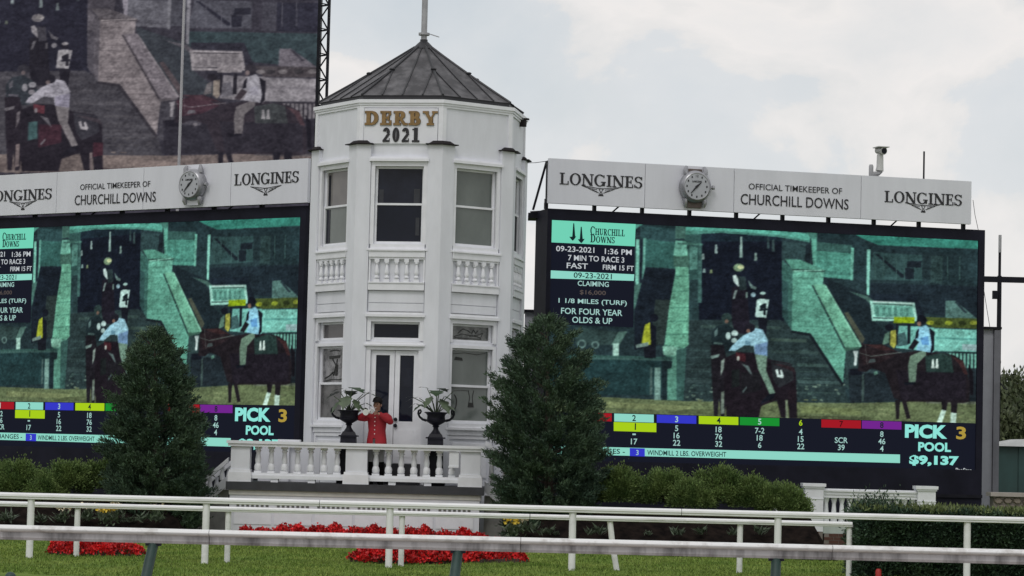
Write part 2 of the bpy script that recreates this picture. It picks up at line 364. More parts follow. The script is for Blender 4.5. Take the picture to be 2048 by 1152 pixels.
# ------------------------------------------------------------------ picture shown on the displays
PR = Plane(at(1087, 680, 60.0), R_(15.2))
SU0 = PR.uz(1096, 680)[0]; SU1 = PR.uz(1951, 700)[0]; SZ1 = 7.275; SZ0 = 1.70
def st(px, py):
    u, z = PR.uz(px, py); return ((u-SU0)/(SU1-SU0), (z-SZ0)/(SZ1-SZ0))
PIC = []      # (polygon in picture px, colour on green displays, colour on the dim one or None)
def pg(c, *p, d=None): PIC.append((list(p), c, d))
def disc(c, x, y, r, ry=None, d=None): pg(c, *[(x+r*math.cos(k*math.pi/5), y+(ry or r)*math.sin(k*math.pi/5)) for k in range(10)], d=d)
T1 = (92, 165, 142); T2 = (60, 112, 102); T3 = (40, 72, 72); DK = (25, 36, 44); BK = (17, 22, 32)
HB = (29, 25, 29); HBd = (29, 27, 33)
pg((33, 52, 56), (1085, 430), (1970, 470), (1970, 960), (1085, 940), d=(48, 46, 56))
# roofs and back walls
pg((48, 128, 112), (1700, 466), (1956, 479), (1956, 499), (1850, 495), (1755, 491), (1730, 481), d=(60, 62, 70))
pg((30, 50, 54), (1628, 464), (1705, 467), (1740, 492), (1956, 502), (1956, 512), (1628, 495), d=(40, 42, 52))
pg((46, 76, 76), (1745, 505), (1842, 511), (1842, 562), (1735, 560), d=(66, 68, 78))
pg(DK, (1746, 507), (1754, 509), (1812, 556), (1800, 556), d=(30, 32, 46)); pg(DK, (1813, 523), (1841, 523), (1840, 536), (1811, 536), d=(32, 34, 46)); pg(DK, (1808, 536), (1826, 538), (1825, 559), (1808, 559), d=(30, 32, 44))
pg((42, 66, 66), (1860, 512), (1884, 513), (1882, 568), (1858, 566), d=(58, 58, 68)); pg((32, 52, 56), (1884, 513), (1956, 516), (1956, 572), (1884, 568), d=(34, 36, 52))
pg((28, 42, 50), (1730, 566), (1956, 574), (1956, 640), (1740, 615), d=(34, 66, 66)); pg((24, 36, 46), (1740, 588), (1830, 590), (1850, 640), (1740, 610), d=(40, 40, 52))
pg((74, 148, 130), (1627, 484), (1702, 492), (1702, 560), (1625, 553), d=(88, 88, 96)); pg((50, 90, 84), (1627, 484), (1702, 492), (1702, 508), (1627, 502), d=(66, 66, 76)); pg((60, 122, 108), (1627, 540), (1702, 546), (1702, 552), (1627, 548), d=(76, 76, 84))
pg((34, 56, 60), (1702, 500), (1734, 502), (1732, 556), (1702, 556), d=(62, 64, 72))
pg((104, 182, 160), (1700, 496), (1706, 497), (1704, 561), (1699, 561), d=(110, 110, 116)); pg((128, 205, 185), (1732, 500), (1739, 500), (1736, 597), (1731, 597), d=(122, 120, 126))
# arch and tunnel
pg((44, 80, 76), (1352, 455), (1405, 462), (1402, 606), (1376, 606), (1372, 486)); pg((36, 60, 62), (1366, 560), (1396, 560), (1396, 640), (1374, 640))
pg((18, 25, 38), (1402, 468), (1480, 464), (1562, 474), (1566, 640), (1560, 668), (1398, 668), (1396, 600), d=(28, 30, 46))
pg((24, 40, 50), (1402, 468), (1562, 474), (1562, 484), (1402, 484), d=(34, 38, 52))
pg((62, 104, 98), (1397, 488), (1403, 488), (1402, 606), (1394, 606)); pg((82, 168, 148), (1370, 455), (1450, 457), (1530, 461), (1618, 468), (1618, 486), (1575, 478), (1520, 470), (1440, 467), (1370, 470))
pg((66, 128, 114), (1370, 462), (1450, 463), (1560, 471), (1618, 482), (1618, 486), (1560, 475), (1440, 467), (1370, 470))
pg((42, 66, 68), (1562, 484), (1612, 488), (1612, 535), (1562, 530), d=(66, 60, 66)); pg((24, 36, 42), (1610, 490), (1620, 490), (1618, 536), (1608, 536), d=(40, 38, 46))
pg((92, 172, 150), (1620, 464), (1632, 465), (1631, 538), (1625, 536), (1622, 500)); pg((70, 132, 118), (1610, 462), (1632, 463), (1630, 480), (1618, 478))
for x, y0, y1, c in ((1431, 490, 508, (150, 180, 175)), (1481, 474, 516, (140, 175, 165)), (1510, 507, 522, (120, 150, 140)), (1545, 480, 504, (60, 84, 84)), (1535, 476, 498, (48, 70, 72)), (1405, 508, 520, (140, 170, 165)), (1407, 538, 546, (110, 140, 135)), (1421, 540, 547, (110, 130, 90))):
    pg(c, (x-2, y0), (x+2, y0), (x+3, y1), (x-3, y1), d=tuple(v*.75 for v in c))
# walkway
pg((38, 56, 57), (1376, 640), (1560, 640), (1590, 664), (1622, 668), (1686, 768), (1700, 830), (1365, 812), d=(62, 60, 64))
for y, x0, x1, c in ((650, 1400, 1560, (52, 74, 70)), (676, 1540, 1612, (58, 80, 72)), (700, 1540, 1640, (46, 66, 64)), (726, 1592, 1655, (58, 84, 80)), (744, 1594, 1670, (44, 64, 66)), (760, 1594, 1680, (60, 86, 84)), (735, 1376, 1420, (46, 66, 66)), (758, 1372, 1420, (50, 70, 70))):
    pg(c, (x0, y), (x1, y+3), (x1, y+9), (x0, y+6), d=(72, 69, 72))
for k in range(70):
    x = random.uniform(1366, 1690); y = random.uniform(768, 800); s = random.uniform(1.5, 4.5)
    pg(random.choice([(90, 118, 105), (70, 98, 90), (44, 62, 60), (110, 135, 118)]), (x-s, y-1.5), (x+s, y-1), (x+s, y+2), (x-s, y+1.5), d=(70, 66, 66))
pg((98, 114, 76), (1085, 788), (1370, 802), (1700, 806), (1956, 800), (1956, 850), (1085, 830), d=(112, 90, 74))
pg((120, 134, 88), (1200, 802), (1380, 812), (1380, 822), (1200, 814), d=(128, 104, 84)); pg((80, 92, 60), (1370, 818), (1440, 818), (1470, 832), (1330, 826), d=(100, 78, 64)); pg((112, 128, 80), (1600, 812), (1720, 818), (1720, 830), (1600, 826), d=(126, 100, 82)); pg((70, 80, 54), (1590, 830), (1740, 834), (1740, 846), (1590, 840), d=(86, 66, 56))
for k in range(120):
    x = random.uniform(1200, 1950); y = random.uniform(798, 840); s = random.uniform(2, 7)
    pg(random.choice([(112, 126, 82), (82, 94, 62), (126, 140, 96), (90, 100, 70)]), (x-s, y-1), (x+s, y-.6), (x+s, y+1.6), (x-s, y+1), d=random.choice([(120, 96, 78), (96, 76, 62)]))
# right stair wall
pg((56, 104, 95), (1562, 520), (1584, 540), (1585, 664), (1563, 634), d=(88, 80, 84)); pg((44, 80, 78), (1562, 560), (1574, 565), (1575, 650), (1563, 634), d=(74, 68, 74))
pg((76, 142, 122), (1568, 519), (1598, 520), (1648, 541), (1584, 541), d=(96, 86, 86)); pg(T1, (1584, 543), (1623, 543), (1623, 572), (1690, 700), (1684, 767), (1620, 667), (1582, 661), d=(124, 108, 104))
pg((98, 172, 148), (1622, 543), (1646, 543), (1644, 570), (1622, 572), d=(132, 116, 112)); pg((45, 75, 68), (1580, 538), (1648, 541), (1648, 545), (1584, 544), d=(80, 70, 68))
pg((102, 172, 142), (1624, 570), (1646, 569), (1719, 694), (1706, 700), (1688, 700), d=(118, 104, 108)); pg((38, 66, 62), (1621, 571), (1625, 571), (1690, 697), (1687, 700), d=(62, 54, 56)); pg((60, 102, 86), (1684, 696), (1718, 694), (1718, 698), (1690, 702), d=(86, 76, 76))
for y in (566, 590, 612, 634, 652): pg((80, 150, 128), (1585, y), (1626+max(0, (y-572)*.5), y+1), (1626+max(0, (y-572)*.5), y+3), (1585, y+2), d=(110, 94, 92))
for k, y in enumerate((600, 622, 646, 670)): x = 1630+(y-570)*.52; pg((86, 150, 124), (x+4, y), (x+24, y+1), (x+25, y+3), (x+5, y+2), d=(104, 92, 94))
pg((44, 66, 66), (1690, 702), (1716, 700), (1714, 792), (1688, 772), d=(60, 58, 64)); pg((196, 218, 214), (1704, 702), (1714, 702), (1711, 731), (1706, 731), (1707, 712), d=(140, 132, 132))
pg((26, 40, 46), (1646, 556), (1738, 592), (1742, 640), (1800, 690), (1720, 692), (1648, 568), d=(44, 56, 60)); pg((70, 76, 62), (1686, 626), (1694, 624), (1728, 678), (1722, 690), d=(80, 62, 60))
pg((62, 96, 88), (1696, 583), (1732, 592), (1748, 604), (1742, 612), (1730, 600), d=(80, 74, 78))
# notice board, man, planter, white wall, fence
pg((112, 192, 178), (1796, 652), (1866, 655), (1866, 704), (1790, 696), d=(124, 116, 118)); pg((62, 100, 100), (1794, 668), (1808, 664), (1814, 690), (1792, 694), d=(96, 92, 98))
pg((112, 192, 176), (1864, 657), (1951, 660), (1950, 704), (1864, 702), d=(128, 120, 122)); pg((78, 150, 140), (1870, 674), (1951, 677), (1951, 681), (1870, 678), d=(116, 108, 112)); pg((150, 190, 190), (1922, 688), (1951, 689), (1951, 702), (1922, 700), d=(128, 120, 122))
pg((74, 112, 106), (1889, 602), (1908, 602), (1952, 638), (1888, 638), d=(104, 94, 102)); pg((36, 52, 58), (1906, 604), (1912, 604), (1932, 626), (1926, 626), d=(60, 56, 66))
pg((70, 86, 36), (1848, 634), (1951, 638), (1951, 658), (1862, 655), d=(72, 62, 60))
for x, c in ((1858, (150, 165, 40)), (1895, (140, 160, 40)), (1945, (150, 165, 50)), (1875, (50, 62, 24)), (1922, (44, 56, 24))): disc(c, x, 646, 8, 4.5, d=(112, 102, 98) if c[0] > 100 else (52, 48, 46))
pg((150, 215, 196), (1738, 602), (1827, 606), (1833, 643), (1742, 642), d=(140, 128, 126)); pg((98, 168, 150), (1745, 610), (1822, 613), (1826, 634), (1748, 634), d=(122, 112, 110)); pg((48, 76, 70), (1744, 607), (1822, 610), (1822, 612), (1744, 609), d=(70, 64, 66)); pg((40, 64, 62), (1744, 635), (1786, 636), (1786, 638), (1744, 637), d=(58, 54, 58)); pg((120, 190, 170), (1782, 612), (1784, 612), (1785, 634), (1783, 634), d=(104, 94, 94))
pg((150, 184, 14), (1786, 634), (1827, 635), (1827, 647), (1785, 646), d=(130, 118, 116)); pg(BK, (1790, 647), (1794, 647), (1793, 690), (1789, 690), d=(30, 28, 34)); pg(BK, (1813, 648), (1819, 648), (1818, 688), (1812, 688), d=(30, 28, 34))
pg((168, 172, 66), (1779, 662), (1790, 660), (1790, 690), (1786, 697), (1778, 690), d=(130, 110, 84)); pg((90, 130, 110), (1768, 668), (1776, 664), (1776, 686), (1762, 690), d=(96, 88, 84)); disc(BK, 1777, 655, 9, 7, d=(34, 30, 34))
pg((112, 186, 166), (1888, 704), (1952, 706), (1952, 736), (1920, 736), (1905, 716), d=(116, 108, 108))
for k in range(9): x = 1893+7.2*k; pg((26, 44, 48), (x, 704), (x+2.6, 704), (x+2.6, 738), (x, 738), d=(44, 40, 46))
pg((26, 44, 48), (1885, 703), (1952, 705), (1952, 708), (1885, 706), d=(44, 40, 46)); pg((100, 160, 150), (1932, 744), (1951, 744), (1951, 756), (1932, 755), d=(110, 98, 98))
pg((30, 42, 48), (1694, 738), (1716, 736), (1956, 740), (1956, 803), (1722, 803), (1698, 806), d=(40, 38, 46)); pg((48, 70, 74), (1726, 738), (1760, 740), (1758, 748), (1726, 746), d=(70, 66, 74)); pg(BK, (1698, 738), (1722, 738), (1722, 750), (1698, 750)); pg((62, 84, 80), (1722, 748), (1726, 748), (1726, 802), (1721, 802)); pg((100, 112, 92), (1848, 800), (1952, 803), (1952, 808), (1850, 806), d=(80, 72, 68))
# left side: roof, posts, terrace wall, hedge cover, steward
pg((48, 96, 90), (1290, 478), (1353, 485), (1352, 538), (1288, 534), d=(60, 60, 68)); pg((40, 70, 72), (1280, 452), (1350, 458), (1350, 486), (1280, 478)); pg((80, 160, 142), (1085, 436), (1290, 447), (1275, 456), (1268, 462), (1085, 452))
pg((114, 190, 168), (1271, 480), (1278, 480), (1277, 573), (1270, 573)); pg((92, 158, 142), (1286, 477), (1291, 477), (1288, 560), (1283, 560)); pg((24, 34, 44), (1279, 480), (1285, 480), (1283, 566), (1278, 570)); pg((64, 106, 96), (1268, 572), (1296, 560), (1280, 590), (1270, 618), (1266, 618))
pg((22, 32, 42), (1290, 536), (1350, 540), (1345, 600), (1320, 690), (1268, 700), (1268, 622)); pg((40, 54, 52), (1310, 600), (1340, 600), (1326, 690), (1300, 690))
pg((98, 170, 140), (1347, 500), (1374, 500), (1377, 560), (1376, 690), (1368, 696), (1328, 690), (1338, 610), (1350, 545)); pg((112, 188, 164), (1350, 482), (1372, 484), (1373, 512), (1346, 512)); pg((66, 110, 96), (1346, 513), (1378, 514), (1377, 535), (1346, 534)); pg((60, 100, 90), (1350, 452), (1370, 454), (1370, 478), (1350, 478))
for y in (552, 582, 615, 642, 668): x0 = 1349-(y-545)*.14; pg((76, 140, 116), (x0, y), (1376, y-1), (1376, y+2), (x0, y+3))
pg((82, 142, 122), (1326, 690), (1368, 696), (1358, 800), (1334, 800), (1332, 720)); pg((50, 88, 82), (1352, 700), (1372, 696), (1366, 800), (1352, 800)); pg((120, 180, 156), (1324, 692), (1354, 694), (1350, 712), (1326, 710))
pg((44, 66, 64), (1150, 655), (1236, 664), (1252, 662), (1236, 690), (1150, 690)); pg((80, 118, 108), (1236, 664), (1254, 663), (1238, 690), (1222, 690)); pg((150, 195, 180), (1225, 687), (1237, 687), (1237, 714), (1225, 714)); disc((96, 130, 124), 1163, 688, 9); disc((40, 60, 60), 1163, 688, 6); disc((96, 130, 124), 1190, 690, 8); disc((40, 60, 60), 1190, 690, 5)
pg((30, 58, 60), (1085, 712), (1342, 718), (1340, 736), (1325, 738), (1322, 790), (1085, 790)); pg((48, 84, 78), (1085, 708), (1344, 714), (1344, 721), (1085, 718)); pg((22, 38, 42), (1322, 722), (1344, 722), (1342, 736), (1334, 738), (1332, 800), (1324, 800)); pg((110, 150, 140), (1308, 735), (1320, 735), (1320, 800), (1308, 800)); pg((70, 96, 92), (1300, 735), (1304, 735), (1303, 790), (1299, 790))
pg((168, 182, 40), (1289, 650), (1299, 645), (1304, 662), (1300, 692), (1282, 686)); pg(BK, (1299, 647), (1312, 654), (1311, 690), (1301, 690)); disc(BK, 1307, 636, 9, 8); pg((20, 24, 32), (1286, 690), (1311, 690), (1310, 716), (1288, 716)); pg((120, 150, 140), (1270, 690), (1296, 684), (1296, 692), (1272, 696))
# group coming out of the tunnel
pg((28, 26, 36), (1462, 575), (1492, 570), (1498, 645), (1492, 668), (1468, 668), (1462, 640)); disc((112, 142, 108), 1476, 536, 11, 8, d=(110, 102, 100)); disc((190, 205, 150), 1480, 535, 7, 4, d=(140, 132, 122)); pg((186, 212, 206), (1464, 552), (1470, 550), (1478, 562), (1476, 575), (1466, 564), d=(134, 126, 126)); pg((36, 52, 54), (1474, 553), (1490, 554), (1492, 580), (1478, 582), d=(60, 58, 64))
pg((140, 165, 160), (1468, 582), (1474, 580), (1468, 598), (1464, 598), d=(96, 92, 94)); pg((96, 126, 120), (1494, 560), (1504, 572), (1512, 575), (1510, 580), (1500, 577), d=(96, 92, 94)); disc((150, 190, 200), 1505, 590, 5, d=(130, 124, 126)); pg((110, 140, 130), (1490, 585), (1494, 585), (1494, 596), (1490, 596), d=(90, 86, 86))
pg((20, 24, 34), (1514, 634), (1534, 635), (1530, 672), (1518, 672)); pg((186, 226, 216), (1512, 600), (1520, 598), (1537, 600), (1533, 622), (1531, 636), (1509, 634), d=(148, 142, 140)); disc((24, 26, 34), 1524, 592, 7, 6); disc((150, 190, 180), 1524, 587, 6, 3, d=(140, 132, 128))
pg((18, 28, 34), (1518, 612), (1527, 607), (1531, 607), (1530, 631), (1525, 631), (1526, 617), (1521, 622), (1519, 618)); pg((18, 28, 34), (1517, 619), (1533, 617), (1533, 621), (1517, 623))
# near group: outrider, pony and horse
disc((40, 60, 58), 1452, 636, 11, 10, d=(44, 44, 50)); pg((26, 42, 46), (1421, 668), (1432, 652), (1452, 648), (1470, 660), (1480, 682), (1462, 706), (1424, 706), d=(36, 50, 54)); pg((88, 118, 116), (1427, 664), (1434, 656), (1434, 670), (1428, 674), d=(88, 86, 92))
disc((188, 222, 216), 1455, 672, 5, 8, d=(130, 126, 130)); disc((188, 222, 216), 1468, 667, 7, 6, d=(130, 126, 130)); disc((170, 205, 200), 1467, 681, 6, 5, d=(118, 112, 116)); pg((30, 40, 46), (1460, 673), (1476, 671), (1476, 675), (1460, 677)); pg((76, 104, 100), (1426, 684), (1444, 686), (1443, 690), (1426, 688))
pg(HBd, (1420, 690), (1446, 690), (1452, 720), (1452, 800), (1447, 834), (1440, 834), (1437, 792), (1434, 834), (1427, 834), (1423, 770), d=(34, 26, 32)); pg((120, 150, 142), (1420, 712), (1438, 708), (1436, 714), (1422, 718), d=(104, 96, 98)); pg((130, 150, 140), (1441, 722), (1448, 716), (1446, 738), (1440, 752), d=(104, 92, 92)); pg((104, 120, 108), (1441, 784), (1447, 782), (1447, 826), (1440, 828), d=(116, 92, 82))
pg((28, 22, 29), (1448, 716), (1476, 704), (1506, 706), (1542, 720), (1578, 726), (1590, 745), (1593, 836), (1577, 836), (1575, 808), (1570, 836), (1560, 834), (1552, 800), (1521, 812), (1516, 836), (1452, 836), (1447, 776), d=(30, 24, 30)); pg((66, 28, 34), (1470, 704), (1490, 708), (1490, 724), (1472, 720), d=(118, 24, 32)); pg((36, 40, 44), (1540, 722), (1582, 728), (1586, 760), (1556, 776), (1545, 760), d=(44, 44, 50)); pg((26, 26, 30), (1480, 745), (1520, 745), (1520, 780), (1480, 790), d=(66, 20, 30)); pg((24, 30, 30), (1462, 740), (1478, 738), (1478, 772), (1462, 776), d=(30, 86, 80)); pg((30, 22, 28), (1575, 780), (1592, 780), (1592, 805), (1575, 808), d=(80, 20, 30))
pg((120, 138, 110), (1569, 800), (1574, 800), (1574, 836), (1570, 836), d=(110, 88, 80)); pg((90, 112, 110), (1482, 727), (1496, 732), (1503, 750), (1498, 746), (1490, 736), d=(96, 92, 96)); pg((80, 100, 100), (1483, 782), (1492, 772), (1492, 776), (1485, 786), d=(104, 96, 98)); disc((190, 200, 190), 1475, 717, 3, 5, d=(130, 120, 120))
pg((110, 146, 126), (1508, 706), (1533, 708), (1531, 742), (1549, 786), (1540, 792), (1526, 762), (1514, 736), d=(112, 102, 98)); pg((150, 205, 222), (1456, 702), (1462, 692), (1484, 672), (1500, 664), (1506, 655), (1524, 660), (1534, 680), (1533, 712), (1508, 708), (1506, 692), (1488, 690), (1470, 702), d=(150, 144, 156)); pg((110, 150, 190), (1508, 690), (1534, 684), (1533, 712), (1508, 708), d=(128, 120, 146)); pg((96, 146, 166), (1490, 680), (1500, 684), (1500, 690), (1488, 690), d=(124, 118, 128)); disc((26, 26, 34), 1499, 656, 10, 9); pg(BK, (1536, 788), (1549, 786), (1546, 796), (1520, 808), (1522, 802)); pg((196, 220, 214), (1549, 740), (1554, 738), (1556, 749), (1566, 750), (1565, 756), (1553, 754), d=(146, 138, 138)); pg((196, 220, 214), (1558, 740), (1562, 740), (1566, 752), (1561, 752), d=(146, 138, 138))
# right horse and rider
pg((31, 26, 30), (1714, 742), (1716, 706), (1722, 684), (1728, 690), (1762, 688), (1800, 706), (1832, 702), (1868, 704), (1905, 710), (1924, 722), (1937, 764), (1936, 803), (1924, 806), (1888, 804), (1806, 803), (1786, 796), (1768, 746), (1742, 736), (1730, 744), d=(46, 36, 42)); pg((30, 26, 34), (1790, 740), (1930, 745), (1930, 800), (1800, 800), d=(40, 36, 44)); pg((40, 30, 33), (1716, 700), (1750, 690), (1790, 710), (1760, 725), (1725, 730), d=(74, 30, 40)); pg((70, 84, 84), (1738, 718), (1748, 718), (1750, 724), (1734, 726), d=(92, 86, 90))
pg(HB, (1788, 800), (1798, 800), (1796, 838), (1790, 838)); pg(HB, (1801, 800), (1810, 800), (1819, 836), (1811, 838)); pg(HB, (1880, 800), (1894, 800), (1890, 822), (1882, 820)); pg(HB, (1899, 800), (1913, 800), (1911, 827), (1900, 827)); pg((188, 224, 206), (1881, 819), (1890, 821), (1881, 846), (1871, 845), d=(120, 100, 92)); pg((188, 224, 206), (1899, 825), (1911, 826), (1909, 847), (1898, 846), d=(120, 100, 92))
pg((34, 56, 52), (1848, 712), (1880, 706), (1900, 712), (1905, 745), (1850, 744), d=(56, 66, 60)); pg((98, 128, 108), (1818, 712), (1850, 698), (1850, 710), (1832, 728), (1829, 765), (1816, 765), (1814, 732), d=(104, 94, 90)); pg((126, 190, 212), (1834, 656), (1850, 650), (1862, 664), (1863, 706), (1830, 700), (1836, 682), (1827, 678), d=(142, 138, 146)); pg((80, 140, 190), (1838, 676), (1854, 672), (1856, 690), (1842, 690), d=(134, 130, 144)); pg((24, 24, 30), (1827, 678), (1836, 684), (1824, 700), (1814, 697), d=(58, 44, 46)); pg(BK, (1856, 656), (1867, 664), (1866, 700), (1857, 710), (1861, 690)); pg(BK, (1830, 664), (1836, 656), (1834, 676), (1828, 678)); disc(BK, 1841, 640, 10, 10, d=(44, 40, 44)); pg(BK, (1806, 764), (1828, 764), (1828, 768), (1808, 770))
for x in (1861, 1869): pg((214, 238, 228), (x+1, 718), (x+4, 718), (x+6, 737), (x-.5, 736), d=(148, 142, 140))

for y in (556, 578, 601, 623, 643): pg((70, 134, 114), (1585, y), (1622, y), (1622, y+1.3), (1585, y+1.2), d=(98, 84, 82))
for k in range(9): y = 676+10*k; xa_, xb_ = 1626+(y-676)*.68, 1672+(y-676)*.20; pg((80, 146, 122), (xa_, y), (min(1688, xb_), y+.5), (min(1688, xb_), y+1.8), (xa_, y+1.4), d=(106, 90, 86)) if xa_ < xb_ else None
pg((130, 200, 176), (1584, 542), (1647, 540), (1647, 542), (1584, 544), d=(150, 134, 128)); pg((126, 194, 164), (1646, 569), (1650, 571), (1722, 693), (1718, 694), d=(132, 118, 118))
pg((20, 28, 34), (1582, 661), (1620, 667), (1686, 768), (1682, 772), (1616, 672), (1578, 665), d=(46, 42, 46))
for k in range(7): y = 700+14*k; pg((54, 80, 78), (1376, y), (1420, y+1), (1420, y+2.2), (1376, y+1.4), d=(78, 74, 76)); pg((52, 76, 72), (1596, y), (1600+9*k+20, y+1), (1600+9*k+20, y+2.4), (1596, y+1.6), d=(80, 76, 76))
for xs_ in ((1716, 705, 1740, 712), (1740, 712, 1800, 704), (1728, 690, 1732, 728)): pg((96, 110, 104), (xs_[0], xs_[1]), (xs_[2], xs_[3]), (xs_[2]+.8, xs_[3]+1.4), (xs_[0]+.8, xs_[1]+1.4), d=(110, 96, 98))
pg((66, 40, 40), (1900, 712), (1924, 722), (1934, 750), (1926, 748), (1916, 728), d=(82, 44, 46)); pg((60, 38, 38), (1724, 688), (1762, 690), (1790, 702), (1760, 700), d=(76, 34, 40)); pg((18, 16, 22), (1934, 728), (1944, 744), (1944, 790), (1938, 790)); pg((46, 34, 38), (1590, 745), (1586, 735), (1560, 728), (1545, 728), (1572, 738), d=(62, 50, 54))
disc((136, 104, 88), 1836, 648, 4, 5, d=(120, 92, 84)); disc((130, 100, 84), 1495, 662, 4, 4, d=(118, 92, 84)); disc((120, 96, 82), 1452, 643, 4, 4, d=(110, 88, 82)); pg((206, 226, 220), (1744, 603), (1826, 607), (1826, 608.4), (1744, 604.6), d=(164, 152, 150))
for k in range(6): pg((76, 134, 120), (1750+12*k, 616), (1756+12*k, 616.4), (1756+12*k, 632), (1750+12*k, 631.6), d=(106, 96, 96))
for x in (1748, 1764, 1790, 1806, 1892, 1916): pg((58, 92, 88), (x, 514), (x+1.6, 514), (x+1.6, 560), (x, 560), d=(76, 76, 86))
pg((70, 120, 108), (1353, 486), (1404, 488), (1404, 492), (1353, 490)); pg((76, 130, 118), (1378, 494), (1394, 495), (1394, 540), (1378, 540)); pg((96, 150, 130), (1745, 744), (1752, 742), (1754, 748), (1747, 750), d=(100, 92, 96)); pg((60, 92, 88), (1152, 714), (1340, 720), (1340, 722), (1152, 716.5))
def blur1(A, k, ax):
    ker = np.exp(-np.arange(-3*math.ceil(k), 3*math.ceil(k)+1)**2/(2*k*k)); ker /= ker.sum(); r = len(ker)//2
    P = np.concatenate([np.repeat(A.take([0], ax), r, ax), A, np.repeat(A.take([-1], ax), r, ax)], ax); O = np.zeros_like(A)
    for i, kv in enumerate(ker): O += kv*P.take(range(i, i+A.shape[ax]), ax)
    return O
def paint(W, H, dim, crop=(0, 1, 0, 1), blur=.65):
    s0, s1, t0, t1 = crop; A = np.zeros((H, W, 3)); SS = 2
    A = np.zeros((H*SS, W*SS, 3)); gx = s0+(np.arange(W*SS)+.5)/(W*SS)*(s1-s0); gy = t0+(np.arange(H*SS)+.5)/(H*SS)*(t1-t0)
    for poly, c, d in PIC:
        if dim:
            l = .3*c[0]+.5*c[1]+.2*c[2]; c = d if d else (l*.86+4, l*.80+4, l*.84+10)
        q = np.array([st(*p) for p in poly])
        i0, i1 = np.searchsorted(gx, [q[:, 0].min(), q[:, 0].max()]); j0, j1 = np.searchsorted(gy, [q[:, 1].min(), q[:, 1].max()])
        if i1 <= i0 or j1 <= j0: continue
        X = gx[i0:i1][None, :]; Y = gy[j0:j1][:, None]; ins = np.zeros((j1-j0, i1-i0), bool)
        for k in range(len(q)):
            (xa, ya), (xb, yb) = q[k], q[(k+1) % len(q)]
            if ya == yb: continue
            ins ^= ((ya > Y) != (yb > Y)) & (X < (xb-xa)*(Y-ya)/(yb-ya)+xa)
        A[j0:j1, i0:i1][ins] = c
    A = A.reshape(H, SS, W, SS, 3).mean((1, 3))
    A = blur1(blur1(A, blur, 1), blur*.8, 0)
    rows = RNG.normal(size=(H, 1, 1)); rows = blur1(rows, 1, 0)*1.6
    def mott(kx, ky): q = blur1(blur1(RNG.normal(size=(H, W, 1)), kx, 1), ky, 0); return q/q.std()
    m1, m2, m3 = mott(.9, .7), mott(2.6, 1.8), mott(10, 7)
    A = A*(1+.018*rows+.055*m1+.045*m2+.05*m3)+1.3*m1+.9*m2
    if dim: g = A.mean(2, keepdims=True); A = (g+(A-g)*.42)*.98+[3, 2, 6]
    else: g = A.mean(2, keepdims=True); A = (g+(A-g)*.88)*np.where(g > 70, .96, 1.0)*(1-.12*np.clip((70-g)/70, 0, 1))
    A = np.clip(A, 2, 250)/255
    return np.where(A <= .04045, A/12.92, ((A+.055)/1.055)**2.4)
def screen_mesh(name, W, H, x0, x1, z0, z1, y, pic, m):
    xs = np.linspace(x0, x1, W); zs = np.linspace(z0, z1, H); V = np.zeros((H, W, 3)); V[..., 0] = xs[None]; V[..., 1] = y; V[..., 2] = zs[:, None]
    idx = np.arange(W*H).reshape(H, W); Q = np.stack([idx[:-1, :-1], idx[:-1, 1:], idx[1:, 1:], idx[1:, :-1]], -1).reshape(-1, 4); n = len(Q)
    me = bpy.data.meshes.new(name); me.vertices.add(W*H); me.vertices.foreach_set('co', V.ravel())
    me.loops.add(4*n); me.loops.foreach_set('vertex_index', Q.ravel().astype(np.int32)); me.polygons.add(n); me.polygons.foreach_set('loop_start', np.arange(0, 4*n, 4, dtype=np.int32))
    me.update(calc_edges=True); a = me.color_attributes.new('picture', 'FLOAT_COLOR', 'POINT')
    a.data.foreach_set('color', np.concatenate([pic.reshape(-1, 3), np.ones((W*H, 1))], 1).ravel()); me.materials.append(m); return me
LED = emis_attr('display_picture', (.004, .004, .006))
SW, SH = 560, 306
PIC_ME = screen_mesh('screen', SW, SH, SU0, SU1, SZ0, SZ1, -.05, paint(SW, SH, False), LED)
E_BLK = emis('display_black', lin((19, 22, 34))); E_TEAL = emis('display_teal', lin((112, 208, 180))); E_PALE = emis('display_pale_teal', lin((140, 212, 196)))
E_YG = emis('display_yellow_green', lin((166, 204, 20))); E_BLUE = emis('display_blue', lin((50, 54, 196))); E_GRN = emis('display_green', lin((22, 140, 46))); E_RED = emis('display_red', lin((160, 20, 32))); E_PUR = emis('display_purple', lin((112, 34, 140)))
E_TXT = emis('display_text', lin((160, 200, 194))); E_TXTB = emis('display_big_text', lin((140, 225, 214))); E_DIM = emis('display_dim_text', lin((84, 76, 72))); E_GLD = emis('display_gold_text', lin((170, 146, 60))); E_DRK = emis('display_dark_text', lin((14, 34, 36))); E_GREY = emis('display_grey_text', lin((190, 196, 200)))

